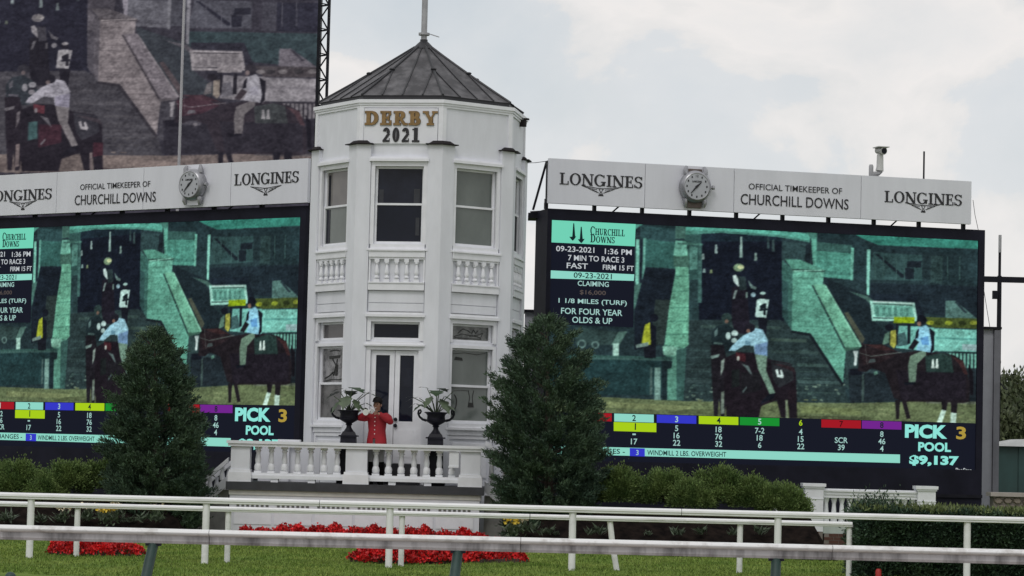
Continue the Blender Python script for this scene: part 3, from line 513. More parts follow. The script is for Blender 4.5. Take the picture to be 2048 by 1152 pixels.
# the score panels and figures over the picture: built once, shared by both boards
def overlay():
    O = []
    def B(m, nm): O.append((MB(), m, nm)); return O[-1][0]
    def q(m, y, *p): B(m, 'score_panel').plate([PR.uz(*a) for a in p][::-1], y-.002, y)
    def tx(m, text, px, py, wpx, hpx, bold=.012, y=-.062):
        u, z = PR.uz(px, py); k = 1/84.0
        sans(B(m, 'text_line'), text, u, z, wpx*k*1.03 if wpx else None, hpx*k, y, bold, thick=.002)
    def tab(x, off=0): return 826+.0285*(x-1227)+off
    q(E_BLK, -.053, (1092, 470), (1268, 478), (1265, 655), (1088, 648))
    q(E_TEAL, -.056, (1101, 437), (1270, 446), (1268, 493), (1101, 485)); q(E_PALE, -.056, (1099, 541), (1267, 549), (1266, 562), (1099, 557))
    q(E_BLK, -.053, (1080, tab(1080)), (1955, tab(1955)), (1955, 952), (1080, 930))
    cols = [(1143, E_RED), (1227, E_PALE), (1312, E_BLUE), (1396, E_YG), (1478, E_GRN), (1560, None), (1641, E_RED), (1722, E_PUR)]
    names = ['1', '2', '3', '4', '5', '6', '7', '8']; tcol = [E_TXT, E_DRK, E_TXT, E_DRK, E_TXT, E_YG, E_INKR, E_DRK]
    rows = [['22', '76', 'SCR'], [None, '-', '17'], ['5', '16', '22'], ['18', '76', '32'], ['7-2', '18', '6'], ['4', '15', '22'], [None, 'SCR', '39'], ['8', '46', '4']]
    for (x, m), nm, tm, rr in zip(cols, names, tcol, rows):
        wd = 79; xc = x+wd/2
        if m: q(m, -.056, (x, tab(x, 1)), (x+wd, tab(x+wd, 1)), (x+wd, tab(x+wd, 17)), (x, tab(x, 17)))
        tx(tm, nm, xc, tab(xc, 9), None, 12, .02)
        for k, r in enumerate(rr):
            if r: tx(E_TXT, r, xc, tab(xc, 27+14.5*k), None, 3 if r == '-' else 11.5, .012)
    q(E_YG, -.057, (1226, tab(1226, 18)), (1311, tab(1311, 18)), (1311, tab(1311, 36)), (1226, tab(1226, 36))); tx(E_DRK, '1', 1269, tab(1269, 26), None, 13, .02, -.064)
    q(E_PALE, -.056, (1090, 891), (1798, 909), (1798, 926), (1090, 907)); q(E_BLUE, -.058, (1258, 896), (1288, 897), (1288, 913), (1258, 912))
    tx(E_TXT, '3', 1273, 905, None, 10); tx(E_DRK, 'WINDMILL 2 LBS. OVERWEIGHT', 1372, 907, 160, 10); tx(E_DRK, 'CHANGES -', 1206, 902, 84, 10)
    tx(E_TXTB, 'PICK', 1850, 863, 90, 28, .05); tx(E_GLD, '3', 1920, 866, 21, 26, .03); tx(E_TXTB, 'POOL', 1867, 894, 70, 19, .04); tx(E_TXTB, '$9,137', 1866, 922, 106, 22, .05); tx(E_GREY, 'ProStar', 1925, 940, 34, 8, .02)
    tx(E_GREY, '09-23-2021', 1149, 499, 76, 11); tx(E_GREY, '1:36 PM', 1235, 504, 54, 11); tx(E_GREY, '7 MIN TO RACE 3', 1191, 518, 112, 11); tx(E_GREY, 'FAST', 1153, 532, 42, 11); tx(E_GREY, 'FIRM 15 FT', 1235, 536, 62, 10)
    tx(E_DRK, '09-23-2021', 1184, 552, 76, 11); tx(E_TXT, 'CLAIMING', 1185, 568, 62, 10); tx(E_DIM, '$16,000', 1184, 586, 52, 10); tx(E_TXT, '1 1/8 MILES (TURF)', 1184, 605, 136, 12); tx(E_TXT, 'FOR FOUR YEAR', 1182, 624, 122, 12); tx(E_TXT, 'OLDS & UP', 1183, 641, 80, 12)
    d = B(E_DRK, 'text_line'); (xa, za) = PR.uz(1179, 470); (xb, zb) = PR.uz(1248, 470); serif(d, 'CHURCHILL', xa, xb, za, .20, -.060, .002, small=.78, T=.22, t=.10)
    d = B(E_DRK, 'text_line'); (xa, za) = PR.uz(1179, 485); (xb, zb) = PR.uz(1228, 485); serif(d, 'DOWNS', xa, xb, za, .19, -.060, .002, small=.78, T=.22, t=.10)
    for (x, y0, y1, l) in ((1146, 447, 474, 1143), (1161, 454, 479, 1160)):      # two church spires
        q(E_DRK, -.060, (x-1, y0), (x+1, y0), (x+3, y1), (x-3, y1)); q(E_DRK, -.061, (l-6, y1), (l+8, y1-1), (l+4, y1+5), (l+1, y1+8), (l-2, y1+5))
    return [(b.mesh(nm, m), nm) for b, m, nm in O if b.v]
E_INKR = emis('display_dark_red', lin((70, 8, 14)))
OVER = overlay()

# ------------------------------------------------------------------ the two video boards
UR = PR.uz(1963.5, 700)[0]
PLa = R_(-34.5); PLt = Vector((math.cos(PLa), math.sin(PLa), 0))
_P = at(610, 660, 60.8); PL = Plane(Vector((_P.x, _P.y, 0))-PLt*UR, PLa)
ROTX = Matrix.Rotation(R_(90), 4, 'X')
def wing_logo(mb, u, z, wd, y):
    k = wd/2; n = [0]
    def ln(x0, z0, x1, z1, w_=.028):
        d = Vector((x1-x0, z1-z0)).normalized(); p = Vector((-d.y, d.x))*w_/2; n[0] += 1; yy = y-.0006*(n[0] % 9)
        mb.plate([(u+(a_)*k, z+c_*k) for a_, c_ in ((x0-p.x, z0-p.y), (x1-p.x, z1-p.y), (x1+p.x, z1+p.y), (x0+p.x, z0+p.y))], yy-.006, yy)
    for s_ in (-1, 1):
        ln(s_*.14, -.10, s_*1.0, 0, .034); ln(s_*.95, -.02, s_*.62, -.12); ln(s_*.80, -.07, s_*.20, -.17); ln(s_*.66, -.12, s_*.36, -.24, .03); ln(s_*.46, -.17, s_*.20, -.27); ln(s_*.36, -.24, s_*.12, -.32, .03)
        ln(s_*.11, -.12, s_*.02, -.28, .03); ln(s_*.02, -.28, s_*.11, -.44, .03)
    ln(-.13, -.11, .13, -.11, .045); ln(-.13, -.45, .13, -.45, .05); ln(-.06, -.40, .06, -.40, .06)
def video_board(P, label, ban, seams, longines, office, churchill, watch):
    root = thing('video_board', label, 'video board', (P.O.x, P.O.y, 0), P.a, 'video boards beside the white tower')
    PB = Plane(P.O+P.n*.22, P.a)      # the face of the banner stands proud of the board
    def q(px, py): return PB.uz(px, py)
    b = MB(); zt, zb = 7.54, .55
    b.box(0, SU0, -.10, .9, zb, zt); b.box(SU1, UR, -.10, .9, zb, zt); b.box(SU0, SU1, -.10, .9, SZ1, zt); b.box(SU0, SU1, -.10, .9, zb, SZ0); b.box(SU0, SU1, .0, .9, SZ0, SZ1)
    b.build('frame', FRAMEM, root)
    b = MB(); b.box(.15, UR-.15, .1, .8, G, zb); b.build('base', BLACKM, root)
    b = MB(); b.box(.0, UR, -.14, -.10, 1.02, 1.10); b.build('lower_rail', BLACKM, root)
    s = link('screen', PIC_ME, root)
    for me, nm in OVER:
        o_ = link(nm, me, s)
        if nm == 'text_line': o_['kind'] = 'stuff'
    # banner above, carried on short posts
    u0, u1, z0, z1 = ban; fz = -.22
    cuts = [u0]+[q(*c)[0] for c in seams]+[u1]
    for a, c in zip(cuts[:-1], cuts[1:]): b = MB(); b.box(a+.006, c-.006, fz, fz+.10, z0, z1); b.build('banner_panel', BANNER, root)
    b = MB(); b.box(u0+.03, u1-.03, fz+.101, fz+.42, z0+.03, z0+.13); b.box(u0+.03, u1-.03, fz+.101, fz+.42, z1-.13, z1-.03)
    for i in range(9): x = u0+.1+(u1-u0-.2)*i/8; b.box(x-.05, x+.05, fz+.101, fz+.41, z0+.14, z1-.14)
    b.build('banner_frame', BLACKM, root)
    n = 10
    for i in range(n):
        x = u0+.03+(u1-u0-.12)*i/(n-1); b = MB(); b.box(x-.035, x+.035, fz+.2, fz+.32, zt-.002, z0+.03); b.build('banner_post', BLACKM, root)
        if i % 3 == 1: b = MB(); b.tube([(x+.45, fz+.26, zt), (x+.62, fz+.26, z0+.04)], .02, 5); b.build('banner_brace', BLACKM, root)
    for (xl, yl, xr, yr, wxl, wxr, wy) in longines:
        (a, za), (c, zc) = q(xl, yl), q(xr, yr); letters('letter', INK, root, 'LONGINES', a, c, min(za, zc), .272, fz, .012, T=.19, t=.075, gap=.05)
        (a, za), (c, zc) = q(wxl, wy), q(wxr, wy); ink = MB(); wing_logo(ink, (a+c)/2, (za+zc)/2, c-a, fz); tag(ink.build('wing_logo', INK, root), kind='stuff')
    for text, xl, xr, yc, h, bo in (('OFFICIAL TIMEKEEPER OF',)+office, ('CHURCHILL DOWNS',)+churchill):
        (a, za), (c, zc) = q(xl, yc), q(xr, yc); ink = MB(); sans(ink, text, (a+c)/2, q((xl+xr)/2, yc)[1], c-a, h, fz, bo, thick=.012); tag(ink.build('text_line', INK, root), kind='stuff')
    # the big wristwatch on the banner
    u, z = Plane(P.O+P.n*.42, P.a).uz(*watch); y = fz
    b = MB(); b.M = Matrix.Translation((u, y, z)) @ ROTX; b.lathe([(.40, 0), (.42, .08), (.41, .16), (.37, .24), (.335, .26), (.315, .25)], n=36)
    wt = b.build('watch', STEELW, root, True); wt.scale = (.93,)*3; wt.location = (u*.07, y*.07, z*.07)
    b = MB(); b.M = Matrix.Translation((u, y, z)) @ ROTX; b.lathe([(.325, .236), (.325, .252)], n=36); b.build('dial', DIAL, wt)
    for sx in (-1, 1):
        for sz in (-1, 1):
            b = MB(); pts = [(u+sx*.25, y-.10, z+sz*.33), (u+sx*.262, y-.12, z+sz*.42), (u+sx*.235, y-.09, z+sz*.515)]; b.tube(pts, [.075, .062, .04], 8); b.build('lug', STEELW, wt, True)
    b = MB(); b.box(u-.19, u+.19, y-.09, y-.004, z-.53, z-.36); b.box(u-.19, u+.19, y-.07, y-.004, z+.36, z+.46); b.build('strap', STRAP if P is PR else BANNER, wt)
    b = MB(); b.M = Matrix.Translation((u+.40, y-.12, z)) @ Matrix.Rotation(R_(90), 4, 'Y'); b.lathe([(.03, 0), (.03, .05), (.055, .05), (.055, .11)], n=10); b.build('crown_knob', STEELW, wt)
    b = MB(); yd = y-.254
    for k in range(12):
        a = math.pi*k/6; r = .265
        if k == 0: sans(b, '12', u, z+r, .07, .06, yd, .01)
        else: b.plate([(u+r*math.sin(a)+dx, z+r*math.cos(a)+dz) for dx, dz in ((-.017, -.025), (.017, -.025), (.017, .025), (-.017, .025))], yd-.004, yd)
    serif(b, 'LONGINES', u-.13, u+.13, z+.10, .045, yd, .003, T=.24, t=.12); tag(b.build('numerals', INK, wt), kind='stuff')
    for nm, a, L, wd, dy in (('hour_hand', R_(48.5), .15, .034, .010), ('minute_hand', R_(222), .25, .026, .016)):
        b = MB(); d = (math.sin(a), math.cos(a)); p = (d[1], -d[0])
        b.plate([(u-d[0]*.04+p[0]*wd, z-d[1]*.04+p[1]*wd), (u-d[0]*.04-p[0]*wd, z-d[1]*.04-p[1]*wd), (u+d[0]*L-p[0]*.008, z+d[1]*L-p[1]*.008), (u+d[0]*L+p[0]*.008, z+d[1]*L+p[1]*.008)], yd-dy-.004, yd-dy); b.build(nm, INK, wt)
    return root
RB = video_board(PR, 'video board under a white banner whose watch is left of the words OFFICIAL TIMEKEEPER OF', (Plane(PR.O+PR.n*.22, PR.a).uz(1097, 360)[0], Plane(PR.O+PR.n*.22, PR.a).uz(1943, 408)[0], 7.655, 8.70),
    [(1290, 370), (1468, 380), (1722, 395)], [(1119, 368, 1285, 377, 1163, 1241, 373), (1769, 403, 1924, 412, 1811, 1882, 407)], (1497, 1684, 377.5, .145, .004), (1481, 1697, 403.5, .255, .006), (1393, 373))
LB = video_board(PL, 'video board under a white banner whose watch is right of the words OFFICIAL TIMEKEEPER OF', (Plane(PL.O+PL.n*.22, PL.a).uz(-190, 400)[0], Plane(PL.O+PL.n*.22, PL.a).uz(616, 360)[0], 7.60, 8.645),
    [(113, 390), (287, 375), (462, 360)], [(-26, 404, 104, 396, 19, 74, 402), (469, 371, 598, 364, 501, 563, 372)], (161, 301, 371, .145, .004), (150, 312, 397, .255, .006), (380, 369))

# ------------------------------------------------------------------ the huge board far behind
def huge_board():
    D = 250.0; B_ = 1.0
    x1 = at(631, 200, D).x; k = D/F_PX
    s_a, t_a = st(1739, 602); s_b, t_b = st(1818, 767); s_c, _ = st(1499, 656)
    xa = at(368, 101, D).x; xc = at(88, 170, D).x; wd = (xa-xc)/(s_a-s_c); X0 = x1-wd
    za = at(420, 101, D).z; zb = at(467, 270, D).z; ht = (za-zb)/(t_a-t_b); Z0 = za-t_a*ht
    root = thing('big_video_board', 'huge dim video board far behind at top left with a lattice edge', 'video board', (X0, D, 0))
    m = emis_attr('dim_display_picture', (.010, .009, .013))
    link('screen', screen_mesh('screen', 520, 270, 0, wd, Z0, Z0+ht, 0, paint(520, 270, True, blur=.6), m), root)
    b = MB(); b.box(-.3, wd, .05, 1.6, Z0-.6, Z0+ht+.5); b.box(wd, wd+.30, -.25, 1.6, Z0-.6, Z0+ht+.5); b.box(-.3, 0, -.25, .05, Z0-.6, Z0+ht+.5); b.box(0, wd, -.25, .05, Z0-.6, Z0); b.box(0, wd, -.25, .05, Z0+ht, Z0+ht+.5)
    b.build('frame', BLACKM, root)
    xo = wd+1.05; zlo, zhi = Z0-.6, Z0+ht+.5
    for y in (.1, 1.2): b = MB(); b.box(xo-.13, xo+.07, y, y+.2, zlo, zhi); b.build('truss_chord', BLACKM, root)
    n = int((zhi-zlo)/2.25)
    for i in range(n):
        z = zlo+(zhi-zlo)*i/n; h = (zhi-zlo)/n
        b = MB(); b.tube([(wd+.28, .2, z), (xo-.05, .2, z+.12)], .09, 6); b.tube([(wd+.28, .25, z+.28), (xo-.05, .25, z+.15)], .05, 6); b.build('truss_strut', BLACKM, root)
        for a, c in (((xo-.05, .2, z+.14), (wd+.3, .2, z+.55*h)), ((wd+.3, .2, z+.55*h), (xo-.05, .2, z+h))): b = MB(); b.tube([a, c], .075, 6); b.build('truss_brace', BLACKM, root)
    for x in (4, wd/2, wd-4): b = MB(); b.box(x-.8, x+.8, .3, 1.5, G, Z0-.6); b.build('support_column', BLACKM, root)
huge_board()

# ------------------------------------------------------------------ the octagonal tower
TY = 57.0; TX = at(846, 150, TY).x; TA = R_(-9.5)
RW = 2.345; SIDE = RW*2*math.sin(math.pi/8); AP = RW*math.cos(math.pi/8); HS = SIDE/2
DECK = 1.13
tower = thing('octagonal_tower', 'white octagonal pagoda tower lettered DERBY 2021 with grey metal roof', 'tower', (TX, TY, 0), TA)
def face(k): return Matrix.Rotation(R_(45*k), 4, 'Z') @ Matrix.Translation((0, -AP, 0))
WIN_U = (-.53, .53, 6.24, 7.89); LOW_W = (-.53, .53, 2.47, 4.05); TRANS = (-.53, .53, 4.19, 4.57); DOOR = (-.52, .52, 1.57, 3.97)
ZT = 9.31
def wall(k, holes):
    b = MB(); b.M = face(k); us = sorted({-HS, HS}|{h[0] for h in holes}|{h[1] for h in holes}); zs = sorted({DECK-1.2, ZT}|{h[2] for h in holes}|{h[3] for h in holes})
    for i in range(len(us)-1):
        for j in range(len(zs)-1):
            cu, cz = (us[i]+us[i+1])/2, (zs[j]+zs[j+1])/2
            if any(h[0] < cu < h[1] and h[2] < cz < h[3] for h in holes): continue
            b.add([(us[i], 0, zs[j]), (us[i+1], 0, zs[j]), (us[i+1], 0, zs[j+1]), (us[i], 0, zs[j+1])], [(0, 1, 2, 3)])
    for h in holes:      # reveals
        u0, u1, z0, z1 = h; d = .16
        b.add([(u0, 0, z0), (u0, d, z0), (u0, d, z1), (u0, 0, z1)], [(3, 2, 1, 0)]); b.add([(u1, 0, z0), (u1, d, z0), (u1, d, z1), (u1, 0, z1)], [(0, 1, 2, 3)])
        b.add([(u0, 0, z0), (u1, 0, z0), (u1, d, z0), (u0, d, z0)], [(0, 1, 2, 3)]); b.add([(u0, 0, z1), (u1, 0, z1), (u1, d, z1), (u0, d, z1)], [(3, 2, 1, 0)])
    return b.build('wall', WHITE, tower)
def fb(k): b = MB(); b.M = face(k); return b
def window(k, hole, panes, mats, meet=None, bot=.11, top=.14, sill=True, lintel=True):
    """casing around the hole, sashes and panes set back in it"""
    u0, u1, z0, z1 = hole; c = .085
    b = fb(k); b.box(u0-c, u0+.0, -.05, .03, z0-.02, z1+top); b.box(u1, u1+c, -.05, .03, z0-.02, z1+top); b.box(u0, u1, -.048, .03, z1, z1+top)
    w_ = b.build('window', WHITE2, tower)
    if lintel: b = fb(k); b.box(u0-c-.03, u1+c+.03, -.12, .0, z1+top+.001, z1+top+.06); b.box(u0-c-.01, u1+c+.01, -.08, .0, z1+top+.061, z1+top+.10); b.build('lintel', WHITE2, w_)
    if sill: b = fb(k); b.box(u0-c-.05, u1+c+.05, -.10, .02, z0-bot-.05, z0-bot); b.box(u0-.06, u1+.06, -.06, .02, z0-bot+.001, z0-.021); b.build('sill', WHITE2, w_)
    for (a, c_), m, set_ in zip(panes, mats, (.09, .055)):
        b = fb(k); e = .045
        b.box(u0, u0+e, set_-.03, set_+.03, a, c_); b.box(u1-e, u1, set_-.03, set_+.03, a, c_); b.box(u0+e, u1-e, set_-.028, set_+.03, a, a+e); b.box(u0+e, u1-e, set_-.028, set_+.03, c_-e, c_)
        b.build('sash', WHITE2, w_)
        b = fb(k); b.box(u0+e-.004, u1-e+.004, set_+.002, set_+.02, a+e-.004, c_-e+.004); b.build('pane', m, w_)
    return w_
lowers = {}
for k in range(-4, 4):
    if k in (-1, 0, 1, 2):
        holes = [WIN_U, TRANS, DOOR if k == 0 else LOW_W]; wall(k, holes)
        um = {0: (DARKG2, DARKG), -1: (SKYREFL_B, BLIND_REFL_G), 1: (BLIND_REFL_G, BLIND_REFL_G), 2: (BLACKM, BLACKM)}[k]
        wu = window(k, WIN_U, [(7.06, 7.89), (6.24, 7.105)], um, top=.10)
        if k == 0:   # pale things standing inside, behind the upper glass
            b = fb(0); b.box(.30, .43, .082, .0895, 7.10, 7.42); b.box(.36, .44, .047, .0545, 6.42, 6.80); b.box(-.46, -.36, .082, .0895, 7.10, 7.40); b.build('curtain_edge', mat('grey_curtain', (.03, .032, .04), .7, .2, 8), wu)
        if k in (-1, ): b = fb(k); b.box(-.446, -.37, .085, .0915, 7.08, 7.79); b.box(-.446, -.30, .05, .0565, 6.30, 7.03); b.build('blind_gap', DARKG, wu)
        wt = window(k, TRANS, [(4.19, 4.57)], [{0: DARKG, -1: mat('glass_over_brown_blind', (.085, .078, .082), .12, .1, 1), 1: mat('etched_grey_glass_reflections', (.07, .075, .073), .15, .1, 4, col2=(.17, .175, .17), lo=.42, hi=.58), 2: DARKG}[k]], sill=False, top=.10); lowers[(k, 't')] = wt  # right transom: pale blotches paint broken reflections into the etched glass colour
        if k != 0: lowers[(k, 'w')] = window(k, LOW_W, [(3.23, 4.05), (2.47, 3.27)], {-1: (mat('etched_light_glass_reflections', (.06, .06, .065), .12, .1, 3.4, col2=(.26, .255, .265), lo=.42, hi=.56), mat('dark_brown_blind_reflections', (.03, .028, .028), .10, .3, 2.4, col2=(.10, .095, .095), lo=.42, hi=.58)), 1: (BLIND_REFL_G, BLIND_REFL_G), 2: (DARKG, DARKG)}[k], top=.07, lintel=False)  # left lower panes: blotches paint broken reflections into the glass and blind colours
        # blind balustrade under the upper window
        b = fb(k); zf = 5.96
        b.box(-.61, .61, -.10, .0, 5.945, 6.075); b.box(-.61, .61, -.13, .0, 6.0755, 6.105); b.box(-.61, .61, -.07, .0, 5.90, 5.944); b.box(-.61, .61, -.10, .0, 5.24, 5.385); b.box(-.61, .61, -.12, .0, 5.3855, 5.415); b.box(-.61, -.575, -.06, .0, 5.416, 5.899); b.box(.575, .61, -.06, .0, 5.416, 5.899)
        bp = b.build('balustrade_panel', WHITE2, tower)
        for i in range(5):
            u = -.43+.215*i; b = fb(k)
            b.box(u-.062, u+.062, -.098, .0, 5.416, 5.475); b.lathe([(.030, 0), (.058, .02), (.058, .05), (.034, .075), (.052, .11), (.056, .15), (.034, .25), (.026, .31), (.044, .33), (.044, .36)], (u, -.052, 5.475), 10); b.box(u-.05, u+.05, -.09, .0, 5.8355, 5.899)
            b.build('baluster', WHITE2, bp, True)
        for za, zb in ((4.975, 5.225), (4.79, 4.962)): b = fb(k); b.box(-.60, .60, -.035, .0, za, zb); b.build('siding_board', WHITE, tower)
        b = fb(k); b.box(-.60, .60, -.10, .0, 4.72, 4.77); b.box(-.58, .58, -.06, .0, 4.68, 4.719); b.build('ledge', WHITE2, tower)
        if k != 0:
            b = fb(k); b.box(-.60, .60, -.05, .0, 2.20, 2.32); b.box(-.58, -.52, -.03, .0, 1.3, 2.19); b.box(.52, .58, -.03, .0, 1.3, 2.19); b.box(-.519, .519, -.03, .0, 2.12, 2.19); b.box(-.44, .44, -.02, .0, 1.3, 2.03); b.build('base_panel', WHITE2, tower)
    else: wall(k, [])
    # frieze with corner boards and cornice
    b = fb(k); b.box(-HS-.012, -HS+.085, -.028, .02, 8.38, 9.15); b.box(HS-.085, HS+.012, -.0285, .02, 8.38, 9.15); b.box(-HS-.012, HS+.012, -.03, .02, 9.151, 9.20); b.build('corner_board', WHITE2, tower)
    b = MB(); b.M = Matrix.Rotation(R_(45*k), 4, 'Z')
    for (r, z0, z1) in ((AP+.05, 9.2005, 9.245), (AP+.075, 9.246, 9.32)):
        h = r*math.tan(math.pi/8); h0 = (AP-.15)*math.tan(math.pi/8); b.prism([(-h, -r), (h, -r), (h0, -(AP-.15)), (-h0, -(AP-.15))], z0, z1)
    b.build('cornice', WHITE2, tower)
    # chevron pilaster round the corner, with its dark cap
    a = R_(45*k+22.5); V = Vector((math.sin(a), -math.cos(a))); t1 = Vector((math.cos(R_(45*k)), math.sin(R_(45*k)))); t2 = Vector((math.cos(R_(45*k+45)), math.sin(R_(45*k+45))))
    n1 = Vector((t1.y, -t1.x)); n2 = Vector((t2.y, -t2.x)); V = V*RW
    def chev(wd, t): return [tuple(V-t1*wd), tuple(V-t1*wd+n1*t), tuple(V+(n1+n2).normalized()*t/math.cos(math.pi/8)), tuple(V+t2*wd+n2*t), tuple(V+t2*wd), tuple(V)]
    b = MB(); b.prism(chev(.275, .085), DECK-1.2, 8.35); pl = b.build('pilaster', WHITE, tower)
    b = MB(); b.prism(chev(.32, .17), 8.3505, 8.372); b.prism(chev(.27, .11), 8.3725, 8.44, chev(.18, .05)); b.build('pilaster_cap', CAPM, pl)
# sketches on the lower glass: a plain rider over a fence, loops, a vase
b = MB(); b.M = face(1); y = .088
for pts in ([(-.40, 4.30), (-.2, 4.36), (0, 4.34), (.2, 4.32), (.3, 4.29)], [(-.30, 4.37), (-.18, 4.47), (-.05, 4.44), (.02, 4.40)], [(.05, 4.38), (.10, 4.46), (.16, 4.39), (.22, 4.45)], [(.0, 4.32), (.2, 4.35), (.34, 4.40), (.30, 4.31)], [(-.38, 4.28), (-.1, 4.27), (.3, 4.27)]): b.tube([(u, y-.002, z) for u, z in pts], .010, 4)
tag(b.build('etched_sketch', mat('etching_dark', (.02, .02, .02), .6, .1, 5), lowers[(1, 't')]), kind='stuff')
b = MB(); b.M = face(1); y = .053
b.tube([(-.40+.085*math.cos(t), y, 2.90+.16*math.sin(t)) for t in [R_(-80+16*i) for i in range(11)]], .011, 4)
b.plate([(-.02, 2.80), (.13, 2.80), (.11, 2.90), (-.005, 2.90)], y-.006, y+.002); b.tube([(0, y, 2.88), (.02, y, 3.02), (-.02, y, 3.16)], .007, 4); b.tube([(.11, y, 2.88), (.09, y, 3.02), (.12, y, 3.16)], .007, 4); b.tube([(-.4, y, 3.14), (-.2, y, 3.16), (.0, y, 3.15)], .006, 4)
y = .088
b.plate([(-.38, 3.80), (-.16, 3.79), (-.18, 3.85), (-.34, 3.87)], y-.005, y+.002); b.tube([(-.42, y, 3.93), (-.1, y, 3.96), (.2, y, 3.93), (.42, y, 3.97)], .008, 4); tag(b.build('etched_sketch', MATS['etching_dark'], lowers[(1, 'w')]), kind='stuff')
b = MB(); b.M = face(-1); y = .088
b.plate([(-.24, 3.84), (.22, 3.86), (.20, 3.80), (-.22, 3.78)], y-.005, y+.002)
for pts in ([(-.1, 3.78), (.05, 3.65), (.0, 3.5), (-.05, 3.42)], [(.1, 3.78), (.08, 3.6), (.12, 3.45)], [(-.40, 3.36), (-.2, 3.42), (-.05, 3.5)], [(-.42, 3.30), (-.1, 3.34), (.2, 3.33), (.42, 3.37)], [(-.2, 3.95), (.0, 3.97), (.2, 3.95)]): b.tube([(u, y-.002, z) for u, z in pts], .014, 4)
b.plate([(.02, 3.42), (.12, 3.42), (.14, 3.66), (.04, 3.66)], y-.007, y+.001); tag(b.build('etched_sketch', MATS['etching_dark'], lowers[(-1, 'w')]), kind='stuff')
# double door
b = fb(0); b.box(-.62, -.52, -.05, .03, 1.57, 3.97); b.box(.52, .62, -.05, .03, 1.57, 3.97); b.box(-.62, .62, -.055, .03, 3.9705, 4.05); b.build('door_frame', WHITE2, tower)
b = fb(0); b.box(-.66, .66, -.12, .0, 4.0505, 4.09); b.box(-.63, .63, -.08, .0, 4.0905, 4.14); b.build('door_lintel', WHITE2, tower)
for s in (-1, 1):
    b = fb(0); c = s*.262; lo, hi = c-.256, c+.256; g0, g1 = (c-.15, c+.15)
    b.box(lo, g0, .02, .07, 1.58, 3.96); b.box(g1, hi, .02, .07, 1.58, 3.96); b.box(g0, g1, .021, .07, 3.86, 3.96); b.box(g0, g1, .021, .07, 1.58, 2.46); b.box(g0-.03, g1+.03, .012, .0195, 1.70, 2.28)
    d = b.build('door', WHITE2, tower)
    b = fb(0); b.box(g0-.003, g1+.003, .05, .06, 2.457, 3.863); b.build('pane', DARKG, d)
    b = fb(0); b.box(g0+.03, g1-.05, .046, .0495, 3.2, 3.6); b.build('glass_reflection_panel', DARKG2, d)
    if s > 0:
        for z, nm in ((2.37, 'handle'), (2.50, 'lock')): b = fb(0); b.ball((.05, -.01, z), .042, 8, 6); b.build(nm, IRON, d, True)
# dark step and plinth under the doorway
b = fb(0); b.box(-.62, .62, -.30, .05, DECK, 1.34); b.box(-.62, .62, -.12, .05, 1.3405, 1.565); b.build('doorstep', SLATE, tower)
# lettered board
b = fb(0); b.box(-.80, .80, -.045, .0, 8.375, 9.13); sb = b.build('sign_board', mat('sign_board_white', (.73, .735, .775), .5, .03, 3), tower)
M0 = face(0)
for nm, m_, yf, th, T_, t_, gr in (('letter_edge', INKB, -.047, .012, .23, .10, .012), ('letter', GOLD, -.0605, .014, .21, .08, -.010)):
    gl = []; b = fb(0); serif(b, 'DERBY', -.775, .79, 8.775, .285, yf, th, T=T_, t=t_, gap=.14, grow=gr, collect=gl)
    for q_ in gl: q_.build(nm, m_, sb)
gl = []; b = fb(0); serif(b, '2021', -.385, .385, 8.405, .31, -.047, .014, T=.27, t=.13, gap=.20, collect=gl)
for q_ in gl: q_.build('numeral', INK, sb)
# roof: fascia, sheets between standing seams, cap and pole
RR = 2.28; ZE = 9.43; ZA = 10.76; RA = .20
b = MB()
for k in range(8):
    p = []
b.prism([(RR*math.sin(R_(45*k+22.5)), -RR*math.cos(R_(45*k+22.5))) for k in range(8)], 9.325, ZE); b.build('roof_fascia', ROOFD, tower)
APr = RR*math.cos(math.pi/8); HSr = RR*math.sin(math.pi/8); APa = RA*math.cos(math.pi/8)
def roofz(d): t = (APr-d)/(APr-APa); return ZE+.012+(ZA-ZE)*(t*.94+.06*t*t)
for k in range(8):
    M = Matrix.Rotation(R_(45*k), 4, 'Z'); tn = math.tan(math.pi/8)
    us = [-HSr, -.44, 0, .44, HSr]
    for i in range(4):
        ua, ub = us[i], us[i+1]; vs = []; rows = 7; d0 = APr+.035
        dm = max(APa, 0)
        for j in range(rows+1):
            d = d0+(APa-d0)*j/rows; h = d*tn; a = max(-h, min(h, ua)); c = max(-h, min(h, ub))
            if i == 0: a = -h
            if i == 3: c = h
            if i == 0: c = max(c, -h)
            vs += [(a, -d, roofz(d)), (c, -d, roofz(d))]
            if abs(c-a) < .004: break
        fs = [(2*j, 2*j+1, 2*j+3, 2*j+2) for j in range(len(vs)//2-1)]
        bb = MB(); bb.M = M; bb.add(vs, fs); bb.build('roof_sheet', ROOF, tower)
    b = MB(); b.M = M
    b.tube([(d*tn, -d, roofz(d)+.012) for d in np.linspace(APr+.03, APa, 7)], .03, 5)
    b.build('roof_seam', ROOFD, tower)
    for u in (-.44, 0, .44): b = MB(); b.M = M; b.tube([(u, -d, roofz(d)+.010) for d in np.linspace(APr+.03, max(abs(u)/tn, APa), 6)], .02, 4); b.build('roof_seam', ROOFD, tower)
    b = MB(); b.M = M; d = .66/tn*.70; b.ball((d*tn, -d, roofz(d)+.03), (.07, .07, .03), 8, 5); b.build('snow_guard', ROOFD, tower, True)
b = MB(); b.lathe([(RA+.06, ZA-.02), (RA+.03, ZA+.02), (.13, ZA+.12), (.085, ZA+.16), (.085, ZA+.20)], n=16); b.build('roof_cap', ROOFD, tower, True)
b = MB(); b.lathe([(.068, ZA+.2), (.066, ZA+5.0), (.05, ZA+6.2)], n=14); fp = b.build('flagpole', GREYL, tower, True)
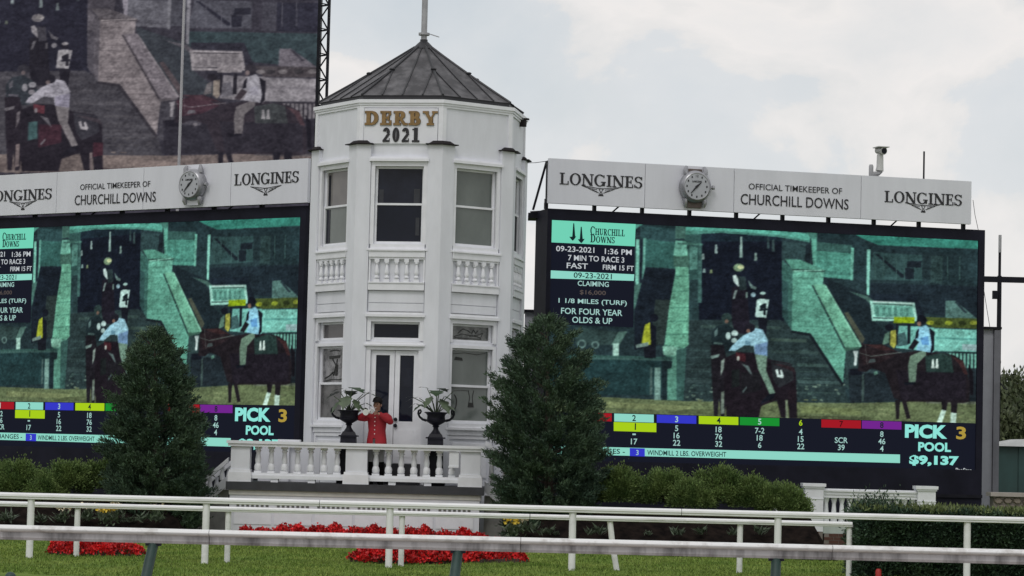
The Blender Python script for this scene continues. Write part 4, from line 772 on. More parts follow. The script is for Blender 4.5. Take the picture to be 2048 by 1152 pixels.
b = MB(); b.lathe([(.125, ZA+.30), (.125, ZA+.35)], n=14); b.build('pole_collar', GREYL, fp)
b = MB(); b.tube([(.12+.14*(1-math.cos(t))/2*1.6+.0, .06*math.sin(t), ZA+.33-.035*(1-math.cos(t))) for t in [2*math.pi*i/14 for i in range(15)]], .007, 4); b.build('halyard_loop', GREYL, fp)
b = MB(); b.M = face(2); b.box(HS*.2, HS*.36, -.20, -.08, 9.21, 9.24); b.box(HS*.22, HS*.34, -.14, .0, 9.06, 9.2095); b.build('lamp_bracket', CAPM, tower)

# ------------------------------------------------------------------ balcony in front of the tower
BY = 53.4; BX0 = at(459, 930, BY).x; BX1 = at(963, 930, BY).x; BW = BX1-BX0
bal = thing('balcony', 'white balustraded balcony on a white plinth at the foot of the tower', 'balcony', (BX0, BY, 0))
b = MB(); b.box(-.06, BW+.06, -.05, 1.75, .96, DECK); b.build('deck_slab', SLATE, bal)
b = MB(); b.box(.02, BW-.02, .02, 1.7, G, .86); b.build('plinth_wall', WHITE, bal)
b = MB(); b.box(-.0, BW, .0, 1.72, .8605, .9595); b.build('plinth_band', mat('cream_band', (.55, .54, .50), .6, .1, 4), bal)
for i in range(6):
    x0 = .12+i*(BW-.2)/6; b = MB(); b.box(x0, x0+(BW-.2)/6-.06, .005, .019, .26, .56); b.build('plinth_panel', WHITE2, bal)
    for j in range(7): u = x0+.05+.1*j; g = MB(); g.box(u, u+.055, .006, .019, .62, .70); g.build('vent_slot', mat('vent_grey', (.12, .12, .12), .7, .2, 8), bal)
piers = [(.0, .43), (at(689, 930, BY).x-BX0, at(736, 930, BY).x-BX0), (BW-.45, BW)]
for a, c in piers:
    b = MB(); b.box(a+.02, c-.02, .02, .40, 1.38, 1.855); p = b.build('pier', WHITE, bal)
    b = MB(); b.box(a-.03, c+.02, -.02, .44, DECK+.0, 1.33); b.box(a-.01, c, .0, .42, 1.3305, 1.3795); b.build('pier_base', WHITE2, p)
b = MB(); b.box(-.07, BW+.07, -.06, .46, 1.915, 1.975); b.box(-.04, BW+.04, -.03, .43, 1.856, 1.9145); b.build('top_rail', WHITE2, bal)
for (a, c) in ((piers[0][1], piers[1][0]-.03), (piers[1][1]+.02, piers[2][0]-.03)):
    b = MB(); b.box(a, c, .06, .36, 1.20, 1.27); b.box(a, c, .10, .32, 1.2705, 1.32); b.build('bottom_rail', WHITE2, bal)
    for t in (.22, .62): b = MB(); u = a+(c-a)*t; b.box(u, u+.15, .08, .34, DECK, 1.1995); b.build('rail_foot', WHITE2, bal)
    n = 7; 
    for i in range(n):
        u = a+(c-a)*(i+.5)/n; b = MB(); z0 = 1.3205
        b.box(u-.075, u+.075, .14, .29, z0, z0+.04); b.lathe([(.05, .04), (.072, .06), (.078, .12), (.066, .17), (.05, .19), (.055, .22), (.062, .27), (.052, .34), (.044, .40), (.046, .43), (.062, .44), (.062, .46), (.048, .47), (.05, .49)], (u, .215, z0), 12); b.box(u-.07, u+.07, .145, .285, z0+.49, 1.8555)
        b.build('baluster', WHITE2, bal, True)
b = MB(); b.box(piers[2][0]-.22, piers[2][0]-.021, -.0, .02, 1.55, 1.84); b.box(piers[2][0]-.24, piers[2][0]-.021, -.02, .02, 1.52, 1.5495); b.build('side_block', WHITE2, bal)
b = MB(); b.box(.45, 1.10, 1.45, 1.62, DECK, 1.90); b.box(1.26, 1.75, 1.45, 1.62, DECK, 1.90); b.box(.40, 1.80, 1.42, 1.66, 1.9005, 1.95); b.box(-.02, .12, .47, 1.6, 1.2, 1.90); b.build('rear_parapet', WHITE, bal)
# stairs at both ends
def stairs(label, x0, sgn, rail_top, run):
    r = thing('staircase', label, 'stairs', (x0, BY+.55, 0))
    n = 6
    for i in range(n):
        z = DECK-(i+1)*(DECK-G)/(n+.5); b = MB(); a = sgn*run*i/n; c = sgn*run*(i+1)/n; b.box(min(a, c), max(a, c), .0, 1.1, G, z); b.build('step', STONEG, r)
    for y in (-.14, 1.1):
        b = MB(); b.add([(0, y, DECK-.1), (0, y+.14, DECK-.1), (0, y+.14, DECK+.12), (0, y, DECK+.12), (sgn*run, y, G), (sgn*run, y+.14, G), (sgn*run, y+.14, G+.24), (sgn*run, y, G+.24)], [(0, 1, 2, 3), (7, 6, 5, 4), (0, 3, 7, 4), (1, 5, 6, 2), (3, 2, 6, 7), (0, 4, 5, 1)]); b.build('stringer', WHITE, r)
        b = MB(); t = .05; z1 = rail_top-(DECK-G)*.93
        b.add([(0, y-.03, rail_top-.1), (0, y+.17, rail_top-.1), (0, y+.17, rail_top), (0, y-.03, rail_top), (sgn*run, y-.03, z1-.1), (sgn*run, y+.17, z1-.1), (sgn*run, y+.17, z1), (sgn*run, y-.03, z1)], [(0, 1, 2, 3), (7, 6, 5, 4), (0, 3, 7, 4), (1, 5, 6, 2), (3, 2, 6, 7), (0, 4, 5, 1)]); b.build('handrail', WHITE2, r)
        for i in range(5):
            k = (i+.5)/5; b = MB(); x = sgn*run*k; zb = DECK+.12-(DECK-G-.12)*k; zt = rail_top-.1-(DECK-G)*.93*k
            b.lathe([(.05, 0), (.055, (zt-zb)*.3), (.035, (zt-zb)*.75), (.045, zt-zb)], (x, y+.07, zb), 10); b.build('baluster', WHITE2, r, True)
    b = MB(); b.box(min(sgn*run, sgn*(run+.3)), max(sgn*run, sgn*(run+.3)), -.2, .1, G, 1.0); b.build('newel_post', WHITE, r)
    return r
stairs('white staircase going down from the left end of the balcony, beside the left spruce', BX0-.07, -1, 1.62, 1.25)
stairs('white staircase going down from the right end of the balcony, behind the right spruce', BX1+.07, 1, 2.10, 1.35)
b = MB(); p = at(583, 880, 55.2); b.box(p.x-.27, p.x+.2, 54.95, 55.3, DECK, 2.02); jb = thing('equipment_box', 'small white equipment box standing at the left foot of the tower', 'box', (0, 0, 0)); b.build('case', WHITE2, jb); b = MB(); b.box(p.x-.20, p.x-.06, 54.93, 54.9495, 1.80, 1.95); b.build('outlet', IRON, jb)

# ------------------------------------------------------------------ urns with plants
def make_urn(loc, label):
    u = thing('urn', label, 'urn', loc, 0, 'cast iron urns on the balcony')
    b = MB(); b.box(-.22, .22, -.22, .22, 0, .10); b.frustum(0, 0, .1005, .16, .20, .16); b.frustum(0, 0, .1605, .98, .175, .160); b.frustum(0, 0, .9805, 1.01, .20, .20); b.frustum(0, 0, 1.0105, 1.08, .155, .12); b.build('pedestal', IRON, u)
    b = MB(); b.lathe([(.12, 1.08), (.10, 1.10), (.055, 1.17), (.05, 1.21), (.075, 1.235), (.06, 1.255), (.14, 1.30), (.215, 1.345), (.225, 1.37), (.19, 1.385), (.185, 1.46), (.21, 1.50), (.245, 1.515), (.245, 1.535), (.20, 1.53), (.17, 1.48)], n=20); b.build('bowl', IRON, u, True)
    for s in (-1, 1):
        b = MB(); b.tube([(s*x, 0, z) for x, z in ((.20, 1.355), (.28, 1.375), (.345, 1.43), (.375, 1.50), (.365, 1.56), (.335, 1.575), (.315, 1.545), (.335, 1.50), (.355, 1.49))], [.028, .026, .024, .023, .022, .021, .02, .019, .016], 7); b.build('handle', IRON, u, True)
    b = MB(); b.lathe([(.19, 1.495), (.10, 1.515), (.01, 1.52)], n=14); b.build('soil', SOIL, u)
    return u
pu = at(697, 880, 54.05); pv = at(871, 880, 54.05)
urn1 = make_urn((pu.x, 54.05, DECK), 'black iron urn on a pedestal left of the bugler')
urn2 = dup(urn1, (pv.x, 54.05, DECK), 0, 'black iron urn on a pedestal right of the double door')
def urn_plant(loc, label, leaves):
    r = thing('potted_plant', label, 'plant', loc, 0, 'leafy plants in the urns')
    for (x, z, y, sz, tilt, pale) in leaves:
        sz *= 1.12
        s = MB(); s.tube([(x*.12, y*.1, 0), (x*.5, y*.5, z*.62), (x, y, z)], [.013, .011, .008], 5); st_ = s.build('stem', PALEL, r)
        b = MB(); n = 11; d = Vector((x, y, 0)); d = d.normalized() if d.length > .02 else Vector((0, -1, 0)); sd_ = Vector((-d.y, d.x, 0)); up = Vector((0, 0, 1))
        ax = (d*math.cos(tilt)-up*math.sin(tilt)); vs = []
        for i in range(n):
            t = i/(n-1); wv = math.sin(math.pi*min(1, t*1.05))**.8*(1.0+.28*math.cos(t*19)); L = (-.25+1.25*t)*sz
            for s_ in (-1, 1): vs.append(Vector((x, y, z))+ax*L+sd_*s_*wv*sz*.42+up*(.30*abs(wv)*sz*.35-.10*t*t*sz))
        fs = []
        for i in range(n-1): fs += [(2*i, 1+2*i, 3+2*i, 2+2*i)]
        b.add(vs, fs); b.build('leaf', PALEL if pale else BROADL, r, True)
urn_plant((pu.x, 54.05, DECK+1.515), 'broad leaved plant in the left urn, its largest leaf high in the middle', [(.05, .46, -.05, .34, .15, 0), (-.20, .38, .06, .28, .3, 0), (.28, .36, -.05, .30, .1, 0), (.40, .40, .05, .16, -.3, 0), (-.33, .30, -.04, .20, .5, 0), (.32, .16, -.08, .18, .3, 0), (-.22, .16, -.1, .24, .9, 1), (.12, .20, -.12, .22, .9, 1), (-.05, .26, -.15, .28, .8, 1), (.0, .40, .12, .3, .2, 0), (.20, .10, -.1, .16, .6, 0), (-.10, .44, .0, .28, .1, 0)])
urn_plant((pv.x, 54.05, DECK+1.515), 'broad leaved plant in the right urn, its leaves spreading wide to both sides', [(.0, .44, -.08, .32, .2, 0), (-.36, .30, .0, .28, .2, 0), (-.50, .32, -.05, .16, .1, 1), (.34, .46, .02, .24, -.4, 0), (-.20, .50, .05, .20, -.2, 0), (.16, .34, -.05, .18, .4, 0), (-.30, .16, -.1, .22, .6, 0), (.12, .24, -.12, .30, .8, 1), (-.12, .30, -.12, .24, .8, 1), (.26, .14, -.1, .16, .5, 1), (-.42, .18, .03, .16, .4, 0), (.06, .50, .08, .24, .1, 0)])

# ------------------------------------------------------------------ the bugler
def skin(name, pts, edges, m, parent, root=0, sub=2):
    me = bpy.data.meshes.new(name); me.from_pydata([p[:3] for p in pts], edges, []); me.materials.append(m); o = link(name, me, parent)
    md = o.modifiers.new('skin', 'SKIN'); md.use_smooth_shade = True
    for v, p in zip(me.skin_vertices[0].data, pts): v.radius = (p[3], p[4] if len(p) > 4 else p[3]); v.use_root = False
    me.skin_vertices[0].data[root].use_root = True
    s = o.modifiers.new('smooth', 'SUBSURF'); s.levels = sub; s.render_levels = sub
    return o
pb = at(751, 900, 54.0)
man = thing('person', 'person in a long red coat and black cap playing a bugle on the balcony', 'person', (pb.x+.02, 54.0, DECK), R_(-17))
HR, HL = Vector((-.055, -.30, 1.525)), Vector((.06, -.235, 1.50))
pts = [(0, 0, .95, .12, .10), (0, 0, 1.15, .12, .09), (0, 0, 1.34, .14, .10), (0, .0, 1.47, .058), (0, -.012, 1.545, .055), (0, -.02, 1.61, .078, .085), (0, -.018, 1.68, .084, .092), (0, -.012, 1.735, .058, .066),
       (-.17, 0, 1.41, .055), (-.345, -.12, 1.385, .042), (-.10, -.27, 1.49, .030), (.17, 0, 1.41, .055), (.33, -.14, 1.315, .042), (.105, -.21, 1.465, .030),
       (-.09, 0, .90, .085), (-.10, -.02, .50, .058), (-.11, .02, .10, .040), (-.125, -.15, .045, .035), (.09, 0, .90, .085), (.10, -.02, .50, .058), (.11, .02, .10, .040), (.13, -.15, .045, .035), (HR.x-.02, HR.y+.015, HR.z-.015, .032, .022), (HL.x+.02, HL.y+.012, HL.z-.015, .032, .022)]
ed = [(0, 1), (1, 2), (2, 3), (3, 4), (4, 5), (5, 6), (6, 7), (2, 8), (8, 9), (9, 10), (2, 11), (11, 12), (12, 13), (0, 14), (14, 15), (15, 16), (16, 17), (0, 18), (18, 19), (19, 20), (20, 21), (10, 22), (13, 23)]
skin('body', pts, ed, SKIN, man)
for h, s in ((HR, 1), (HL, -1)):       # fingers curled round the tubing
    for i in range(4):
        k = Vector((h.x+s*(.004+.004*i)-.006, h.y-.01+.0, h.z+.012-.020*i)); L = (.036, .042, .039, .031)[i]
        skin('finger', [(h.x-s*.018, h.y+.012, h.z+.004-.012*i, .0095), (k.x, k.y-.012, k.z, .0092), (k.x+s*L*.55, k.y-.018, k.z-.004, .0085), (k.x+s*L*.7, k.y+.004, k.z-.010, .0075)], [(0, 1), (1, 2), (2, 3)], SKIN, man, 0, 1)
    skin('thumb', [(h.x-s*.018, h.y+.018, h.z+.004, .011), (h.x-s*.002, h.y+.022, h.z+.032, .0105), (h.x+s*.018, h.y+.008, h.z+.04, .009)], [(0, 1), (1, 2)], SKIN, man, 0, 1)
b = MB(); b.ball((0, -.108, 1.645), (.014, .024, .020), 8, 6); b.ball((-.083, -.01, 1.645), (.012, .02, .03), 8, 6); b.ball((.083, -.01, 1.645), (.012, .02, .03), 8, 6); b.ball((0, -.096, 1.588), (.030, .016, .016), 8, 6); b.build('face_features', SKIN, man, True)
for x_ in (-.032, .032): b = MB(); b.ball((x_, -.098, 1.668), (.013, .008, .007), 8, 6); b.build('eye', HAIR, man, True)
b = MB(); b.ball((0, .012, 1.69), (.094, .095, .085), 12, 8); b.build('hair', HAIR, man, True)
b = MB(); b.lathe([(.101, 1.712), (.104, 1.745), (.09, 1.79), (.055, 1.815), (.01, 1.822)], (0, -.008, 0), 16); b.add([(-.085, -.075, 1.722), (.085, -.075, 1.722), (.06, -.165, 1.708), (-.06, -.165, 1.708), (-.085, -.075, 1.732), (.085, -.075, 1.732), (.06, -.165, 1.716), (-.06, -.165, 1.716)], [(0, 1, 2, 3), (7, 6, 5, 4), (0, 4, 5, 1), (1, 5, 6, 2), (2, 6, 7, 3), (3, 7, 4, 0)]); b.build('riding_cap', HAIR, man, True)
def loft(b, rings, n=18, gap=0.0):
    vs = []; fs = []
    for (cx, cy, z, rx, ry) in rings:
        for k in range(n): a = -math.pi/2+gap+(2*math.pi-2*gap)*k/(n-1 if gap else n); vs.append((cx+rx*math.cos(a), cy+ry*math.sin(a), z))
    for j in range(len(rings)-1):
        for k in range(n-1 if gap else n): fs.append((j*n+k, j*n+(k+1) % n, (j+1)*n+(k+1) % n, (j+1)*n+k))
    if not gap: fs.append(tuple((len(rings)-1)*n+k for k in range(n)))
    return b.add(vs, fs)
b = MB(); loft(b, [(0, 0, .955, .205, .155), (0, 0, 1.02, .198, .15), (0, 0, 1.12, .185, .14), (0, 0, 1.24, .198, .148), (0, 0, 1.36, .215, .145), (0, 0, 1.43, .185, .115), (0, .0, 1.475, .10, .085), (0, -.004, 1.515, .075, .072)])
for s, e, wv in ((-1, (-.345, -.12, 1.385), (-.125, -.255, 1.475)), (1, (.33, -.14, 1.315), (.125, -.20, 1.455))):
    b.tube([(s*.13, 0, 1.40), (s*.20, -.01, 1.405), (s*.27, -.07, 1.38), e, (e[0]*.75+wv[0]*.25, e[1]*.75+wv[1]*.25, e[2]*.75+wv[2]*.25+.0), wv], [.085, .092, .082, .074, .066, .052], 12)
b.build('coat', RED, man, True)
b = MB(); loft(b, [(0, 0, .80, .225, .175), (0, 0, .88, .215, .165), (0, 0, .96, .208, .158)], 20, .12); b.build('coat_skirt', RED, man, True)
b = MB(); b.lathe([(.079, 1.485), (.082, 1.53), (.076, 1.53)], (0, -.004, 0), 14); b.build('collar', INK, man, True)
for i in range(5): b = MB(); b.ball((0, -.152+.004*abs(i-2), 1.05+.085*i), .012, 8, 6); b.build('button', SILVER, man)
b = MB()
for s in (-1, 1): b.tube([(s*.09, 0, .94), (s*.095, -.01, .75), (s*.102, -.02, .52), (s*.106, -.005, .44)], [.112, .098, .072, .066], 12)
b.build('breeches', BREECH, man, True)
for s in (-1, 1): b = MB(); b.tube([(s*.104, -.008, .47), (s*.107, .0, .34), (s*.11, .015, .16), (s*.112, .015, .06), (s*.112, .015, .0)], [.075, .072, .055, .05, .052], 12); b.tube([(s*.113, .03, .045), (s*.122, -.08, .042), (s*.13, -.19, .03)], [.05, .046, .032], 10); b.build('boot', HAIR, man, True)
# the bugle itself
bu = thing('bugle', 'silver bugle held up to the lips of the person in red', 'bugle', (pb.x+.02, 54.0, DECK), R_(-17))
b = MB(); b.tube([(0, -.115, 1.590), (0, -.30, 1.565), (-.005, -.50, 1.535)], [.006, .008, .012], 8); b.tube([(.0, -.46, 1.475), (0, -.50, 1.505), (-.005, -.50, 1.535)], .010, 8); b.tube([(0, -.46, 1.475), (0, -.22, 1.50)], .011, 8); b.tube([(0, -.22, 1.50), (.012, -.19, 1.52), (.012, -.22, 1.545)], .011, 8); b.build('tubing', SILVER, bu, True)
b = MB(); b.tube([(-.02, -.22, 1.545), (-.022, -.45, 1.515), (-.025, -.55, 1.50), (-.027, -.605, 1.493), (-.028, -.635, 1.489), (-.028, -.64, 1.4885)], [.011, .014, .022, .036, .062, .066], 16); b.build('bell', SILVER, bu, True)
b = MB(); b.tube([(0, -.095, 1.592), (0, -.125, 1.589)], [.012, .006], 8); b.build('mouthpiece', SILVER, bu)
for i in range(3): b = MB(); b.tube([(-.008, -.28-.035*i, 1.46), (-.008, -.28-.035*i, 1.55)], .011, 8); b.build('valve', SILVER, bu)

# ------------------------------------------------------------------ spruces
def spruce(label, px, top_py, d, prof, leanpx=0, seed=1):
    global RNG
    RNG = np.random.default_rng(seed); top = at(px+leanpx, top_py, d); basex = at(px, 985, d).x; H = top.z-G; lean = top.x-basex
    r = thing('spruce_tree', label, 'spruce', (basex, d, G), 0, 'dense spruces either side of the balcony')
    b = MB(); b.tube([(0, 0, 0), (lean*.4, 0, H*.4), (lean*.95, 0, H*.93)], [.13, .08, .015], 8); b.build('trunk', BARK, r, True)
    hs = np.array([p[0] for p in prof]); rs = np.array([p[1] for p in prof])
    nb = 560; C = []; D = []; L = []; limb = MB()
    for i in range(nb):
        t = (i+.5)/nb; t = t**.62; h = t           # depth below the top, 0..1
        az = i*2.39996+RNG.uniform(-.5, .5); sp = RNG.random() < .14; rad = np.interp(h*H, hs, rs)*RNG.uniform(.80, 1.10)*(1.13 if sp else 1)*(1+.10*math.sin(2*az+seed)+.07*math.sin(3*az+h*9+seed)); z0 = H*(1-h)
        out_ = np.array([math.cos(az), math.sin(az), 0]); up = .35+.5*(1-h)+RNG.uniform(-.1, .35)+(.5 if sp else 0)
        p0 = np.array([lean*(1-h), 0, z0-.25*rad*.8]); p1 = p0+out_*rad+np.array([0, 0, up*rad*.55])
        n = int(125+150*rad); s = RNG.uniform(.25, 1, n)**.6; P = p0+(p1-p0)*s[:, None]+RNG.normal(size=(n, 3))*[.075, .075, .055]*(1.25-s[:, None]*.75)
        dd = out_*.75+[0, 0, .65]+RNG.normal(size=(n, 3))*.45
        C.append(P); D.append(dd); L.append(RNG.uniform(.045, .115, n))
        if i % 9 == 0: limb.tube([p0, p0+(p1-p0)*.5, p1*.98+p0*.02], [.022, .014, .005], 4)
    C = np.concatenate(C); D = np.concatenate(D); L = np.concatenate(L); keep = C[:, 2] > .02
    tag(limb.build('branches', BARK, r), kind='stuff')
    C, D, L = C[keep], D[keep], L[keep]; nw = RNG.random(len(C)) < .10; leaf_mesh('crown', C[~nw], D[~nw], L[~nw], L[~nw]*.24, SPRUCE, r); leaf_mesh('new_growth', C[nw], D[nw], L[nw]*.8, L[nw]*.22, SPRUCE_N, r)
PRF = [(0, .04), (.25, .26), (.55, .50), (1.15, .76), (2.1, 1.0), (2.7, 1.12), (3.3, 1.12), (4.0, 1.02), (5, .8)]
spruce('dark green spruce standing in front of the left video board', 316, 655, 52.9, PRF, -6, 11)
spruce('dark green spruce standing between the balcony and the right video board', 1102, 630, 53.0, [(0, .05), (.25, .28), (.6, .62), (1.2, .92), (2.1, 1.13), (2.8, 1.24), (3.4, 1.20), (4.0, 1.10), (5, .9)], -8, 12)

# ------------------------------------------------------------------ junipers
def juniper_mesh(seed):
    global RNG
    RNG = np.random.default_rng(seed); C = []; D = []; L = []
    for i in range(60):
        u = RNG.uniform(0, 2*math.pi); v = RNG.uniform(-.05, 1)**.8 if RNG.random() > .1 else 0.0
        v = abs(v); c = np.array([math.cos(u)*math.sqrt(1-v*v), math.sin(u)*math.sqrt(1-v*v), v]); rr = RNG.uniform(.62, .98); cc = c*rr*[.62, .55, .62]
        n = 330; P = cc+RNG.normal(size=(n, 3))*.072; dd = (P-cc)*6+c*.5+[0, 0, .35]+RNG.normal(size=(n, 3))*.25
        C.append(P); D.append(dd); L.append(RNG.uniform(.035, .07, n))
    C = np.concatenate(C); D = np.concatenate(D); L = np.concatenate(L); k = C[:, 2] > -.1
    o = leaf_mesh('foliage', C[k], D[k], L[k], L[k]*.45, JUNI); me = o.data; bpy.data.objects.remove(o); return me
JM = [juniper_mesh(s) for s in (21, 22, 23)]
st_b = MB(); 
for k in range(5): st_b.tube([(0, 0, -.05), (.12*math.cos(k*1.3), .12*math.sin(k*1.3), .18), (.34*math.cos(k*1.3), .30*math.sin(k*1.3), .42)], [.03, .022, .01], 5)
JS = st_b.mesh('stem', BARK)
def juniper(px, py, d, sc, label, k, sx=1.0):
    p = at(px, py, d); t = thing('juniper_bush', label, 'bush', (p.x, d, p.z-.62*sc), k*1.9, 'rounded junipers along the boards')
    t.scale = (sc*sx, sc, sc); link('foliage', JM[k % 3], t); link('stem', JS, t)
for i, a in enumerate([(-40, 935, 53.6, .95, 'juniper cut off by the left edge of the photo'), (34, 919, 53.4, .93, 'juniper at the far left, tallest of those below the left board'), (136, 924, 53.5, .90, 'juniper in the middle of the row below the left board'), (212, 918, 53.9, .85, 'juniper half hidden behind the left spruce'),
     (1236, 933, 53.7, 1.0, 'juniper half hidden behind the right spruce'), (1330, 941, 53.6, .95, 'second juniper to the right of the right spruce'), (1437, 936, 53.5, .98, 'tallest juniper with a pointed top below the right board'), (1507, 952, 53.3, .88, 'juniper just left of the drooping bush next to the white balustrade'), (1563, 968, 53.1, .90, 'low juniper touching the left pier of the white balustrade'), (90, 950, 53.0, .8, 'low juniper in front of the gap below the left board'), (1385, 958, 53.1, .8, 'low juniper filling the gap below the score columns of the right board')]):
    juniper(*a, i)

# ------------------------------------------------------------------ clipped yew hedge behind the front rails at right
def hedge():
    global RNG
    RNG = np.random.default_rng(31); x0 = at(1722, 1100, 43.9).x; x1 = x0+5.2; y0, y1 = 43.75, 45.3; zt = at(1900, 1024, 44.2).z
    r = thing('hedge', 'clipped dark yew hedge with paler top growth at the lower right', 'hedge', (x0, y0, G)); H = zt-G; W, Dp = x1-x0, y1-y0
    b = MB(); b.box(.14, W, .14, Dp-.1, 0, H-.12); b.build('shade_core', mat('hedge_shade', (.008, .014, .009), .9, .3, 3), r)  # solid filler box; the hedge's inner shade is put into its near-black colour
    n = 52000; q = RNG.random(n); P = np.zeros((n, 3)); Nn = np.zeros((n, 3)); f = q < .62; t_ = (q >= .62) & (q < .92); l = q >= .92
    P[f] = np.stack([RNG.uniform(0, W, f.sum()), RNG.normal(0.04, .05, f.sum()), RNG.uniform(0, H, f.sum())], 1); Nn[f] = [0, -1, .35]
    P[t_] = np.stack([RNG.uniform(0, W, t_.sum()), RNG.uniform(0, Dp, t_.sum()), H+RNG.normal(-.05, .035, t_.sum())], 1); Nn[t_] = [0, -.2, 1]
    P[l] = np.stack([RNG.normal(.0, .06, l.sum()), RNG.uniform(0, Dp, l.sum()), RNG.uniform(0, H, l.sum())], 1); Nn[l] = [-1, 0, .3]
    bump = .05*np.sin(P[:, 0]*5.3+1)*np.sin(P[:, 2]*7)+.03*np.sin(P[:, 0]*13); P[:, 1] += bump; P[:, 2] += .02*np.sin(P[:, 0]*4)
    dd = Nn+RNG.normal(size=(n, 3))*.55; L = RNG.uniform(.04, .10, n); leaf_mesh('foliage', P, dd, L, L*.34, YEW, r)
    n = 9000; P = np.stack([RNG.uniform(0, W, n), RNG.uniform(-.03, Dp, n), H+RNG.normal(.0, .03, n)+.02*np.sin(RNG.uniform(0, W, n)*4)], 1)
    ph = np.sin(P[:, 0]*3.1)*np.sin(P[:, 0]*7.7+P[:, 1]*4) > -.35; P = P[ph]; n = len(P); L = RNG.uniform(.05, .11, n); leaf_mesh('new_growth', P, np.array([0, -.1, 1])+RNG.normal(size=(n, 3))*.5, L, L*.3, YEWT, r)
    # loose sprigs rising from the top left
    n = 900; P = np.stack([RNG.normal(.30, .22, n), RNG.uniform(.1, .8, n), H+np.abs(RNG.normal(0, .13, n))], 1); L = RNG.uniform(.04, .09, n); tag(leaf_mesh('sprigs', P, np.array([.1, -.1, 1])+RNG.normal(size=(n, 3))*.6, L, L*.3, YEW, r), kind='stuff')
hedge()
b = MB(); p = at(1757, 1140, 43.4); b.lathe([(.05, G), (.05, .06), (.03, .09)], (p.x, 43.4, 0), 10); tag(b.build('marker_stake', mat('red_plastic', (.40, .015, .012), .5, .1, 4), None, True), 'short red stake in the grass at the foot of the yew hedge', 'stake')

# ------------------------------------------------------------------ flower beds and small flowers
def red_bed(label, cx, cy, ax, ay, rot, hgt, n, seed, taper=0.0):
    global RNG
    RNG = np.random.default_rng(seed); r = thing('flower_bed', label, 'flower bed', (cx, cy, G), rot, 'beds of red flowers')
    b = MB(); b.lathe([(1.0, 0), (.96, hgt*.35), (.8, hgt*.5), (.02, hgt*.6)], n=28); b.v = [(x*ax, y*ay, z) for x, y, z in b.v]; b.build('soil', SOIL, r, True)
    def pos(n, lo, hi):
        a = RNG.uniform(0, 2*math.pi, n); q = np.sqrt(RNG.random(n)); x = q*np.cos(a)*ax; y = q*np.sin(a)*ay*(1-taper*np.clip(x/ax, -1, 1))
        z = hgt*(1-q**6*.75)*(1+.28*np.sin(x*7+y*3)*np.sin(y*8+1)+.15*np.sin(x*17))*RNG.uniform(lo, hi, n); return np.stack([x, y, z], 1)
    P = pos(n//2, .15, .8); L = RNG.uniform(.05, .10, len(P)); tag(leaf_mesh('leaves', P, RNG.normal(size=P.shape)*.6+[0, 0, .6], L, L*.5, BEDLEAF, r), kind='stuff')
    P = pos(n, .75, 1.15); P = np.repeat(P, 3, 0)+RNG.normal(size=(3*n, 3))*.018; L = RNG.uniform(.035, .065, len(P)); tag(leaf_mesh('blossoms', P, RNG.normal(size=P.shape)*.8+[0, -.3, .6], L, L*.9, PETALR, r), kind='stuff')
red_bed('small bed of red flowers on the grass at lower left', at(200, 1095, 45.4).x, 45.0, .82, .95, .1, .24, 2600, 41)
red_bed('long crescent bed of red flowers on the grass near the middle', at(880, 1110, 45.6).x, 45.6, 1.68, .80, R_(26), .24, 5600, 42, .18)
red_bed('narrow strip of red flowers along the foot of the balcony', at(735, 1060, 52.5).x, 52.6, 3.0, .42, 0, .27, 5200, 43)
def flower_plant(name, label, pet, group, seed):
    global RNG
    RNG = np.random.default_rng(seed); r = thing(name, label, 'flower', (0, 0, 0), 0, group)
    b = MB()
    for k in range(4): a = k*1.6; b.tube([(0, 0, 0), (.05*math.cos(a), .05*math.sin(a), .16), (.10*math.cos(a), .09*math.sin(a), .27)], [.008, .007, .005], 4)
    b.build('stems', PALEL, r)
    P = RNG.normal(size=(60, 3))*[.07, .06, .05]+[0, 0, .10]; tag(leaf_mesh('leaves', P, RNG.normal(size=(60, 3))*.7+[0, 0, .9], .10, .035, PALEL, r), kind='stuff')
    P = np.concatenate([np.array([.10*math.cos(k*1.6), .09*math.sin(k*1.6), .28])+RNG.normal(size=(14, 3))*.022 for k in range(3)]); tag(leaf_mesh('petals', P, RNG.normal(size=P.shape)+[0, -.4, .4], .065, .05, pet, r), kind='stuff'); return r
def leafy_plant(label, group, seed):
    global RNG
    RNG = np.random.default_rng(seed); r = thing('leafy_plant', label, 'plant', (0, 0, 0), 0, group); P = RNG.normal(size=(40, 3))*[.05, .05, .03]+[0, 0, .06]
    a = RNG.uniform(0, 6.28, 40); leaf_mesh('leaves', P, np.stack([np.cos(a), np.sin(a), RNG.uniform(.3, 1.4, 40)], 1), RNG.uniform(.14, .28, 40), .045, mat('plant_leaf_grey_green', (.06, .085, .05), .6, .3, 6, island=.4), r)['kind'] = 'stuff'; return r
def onbank(px, py, d): p = at(px, py, d); return (p.x, d, p.z)
fy = flower_plant('flowering_plant', 'small yellow flowers in the dark bed below the left board', PETALY, 'yellow flowers in the left bed', 51); fc = flower_plant('flowering_plant', 'small cream flowers in the dark bed below the left board', PETALC, 'cream flowers in the left bed', 52)
lp = leafy_plant('leafy grey green plant in the dark bed below the left board', 'leafy plants in the left bed', 53)
fy.location = onbank(208, 1048, 51.0); fc.location = onbank(128, 1044, 51.2)
for i, (px, py, sc) in enumerate(((222, 1046, 1.0), (212, 1046, .8))): dup(fy, onbank(px, py, 51.0), i, scale=(sc,)*3)
for i, (px, py, sc) in enumerate(((176, 1040, 1.0), (232, 1042, 1.1), (312, 1044, 1.05), (204, 1040, .7))): dup(fc, onbank(px, py, 51.2), i*1.3, scale=(sc,)*3)
lp.location = onbank(14, 1046, 51.1)
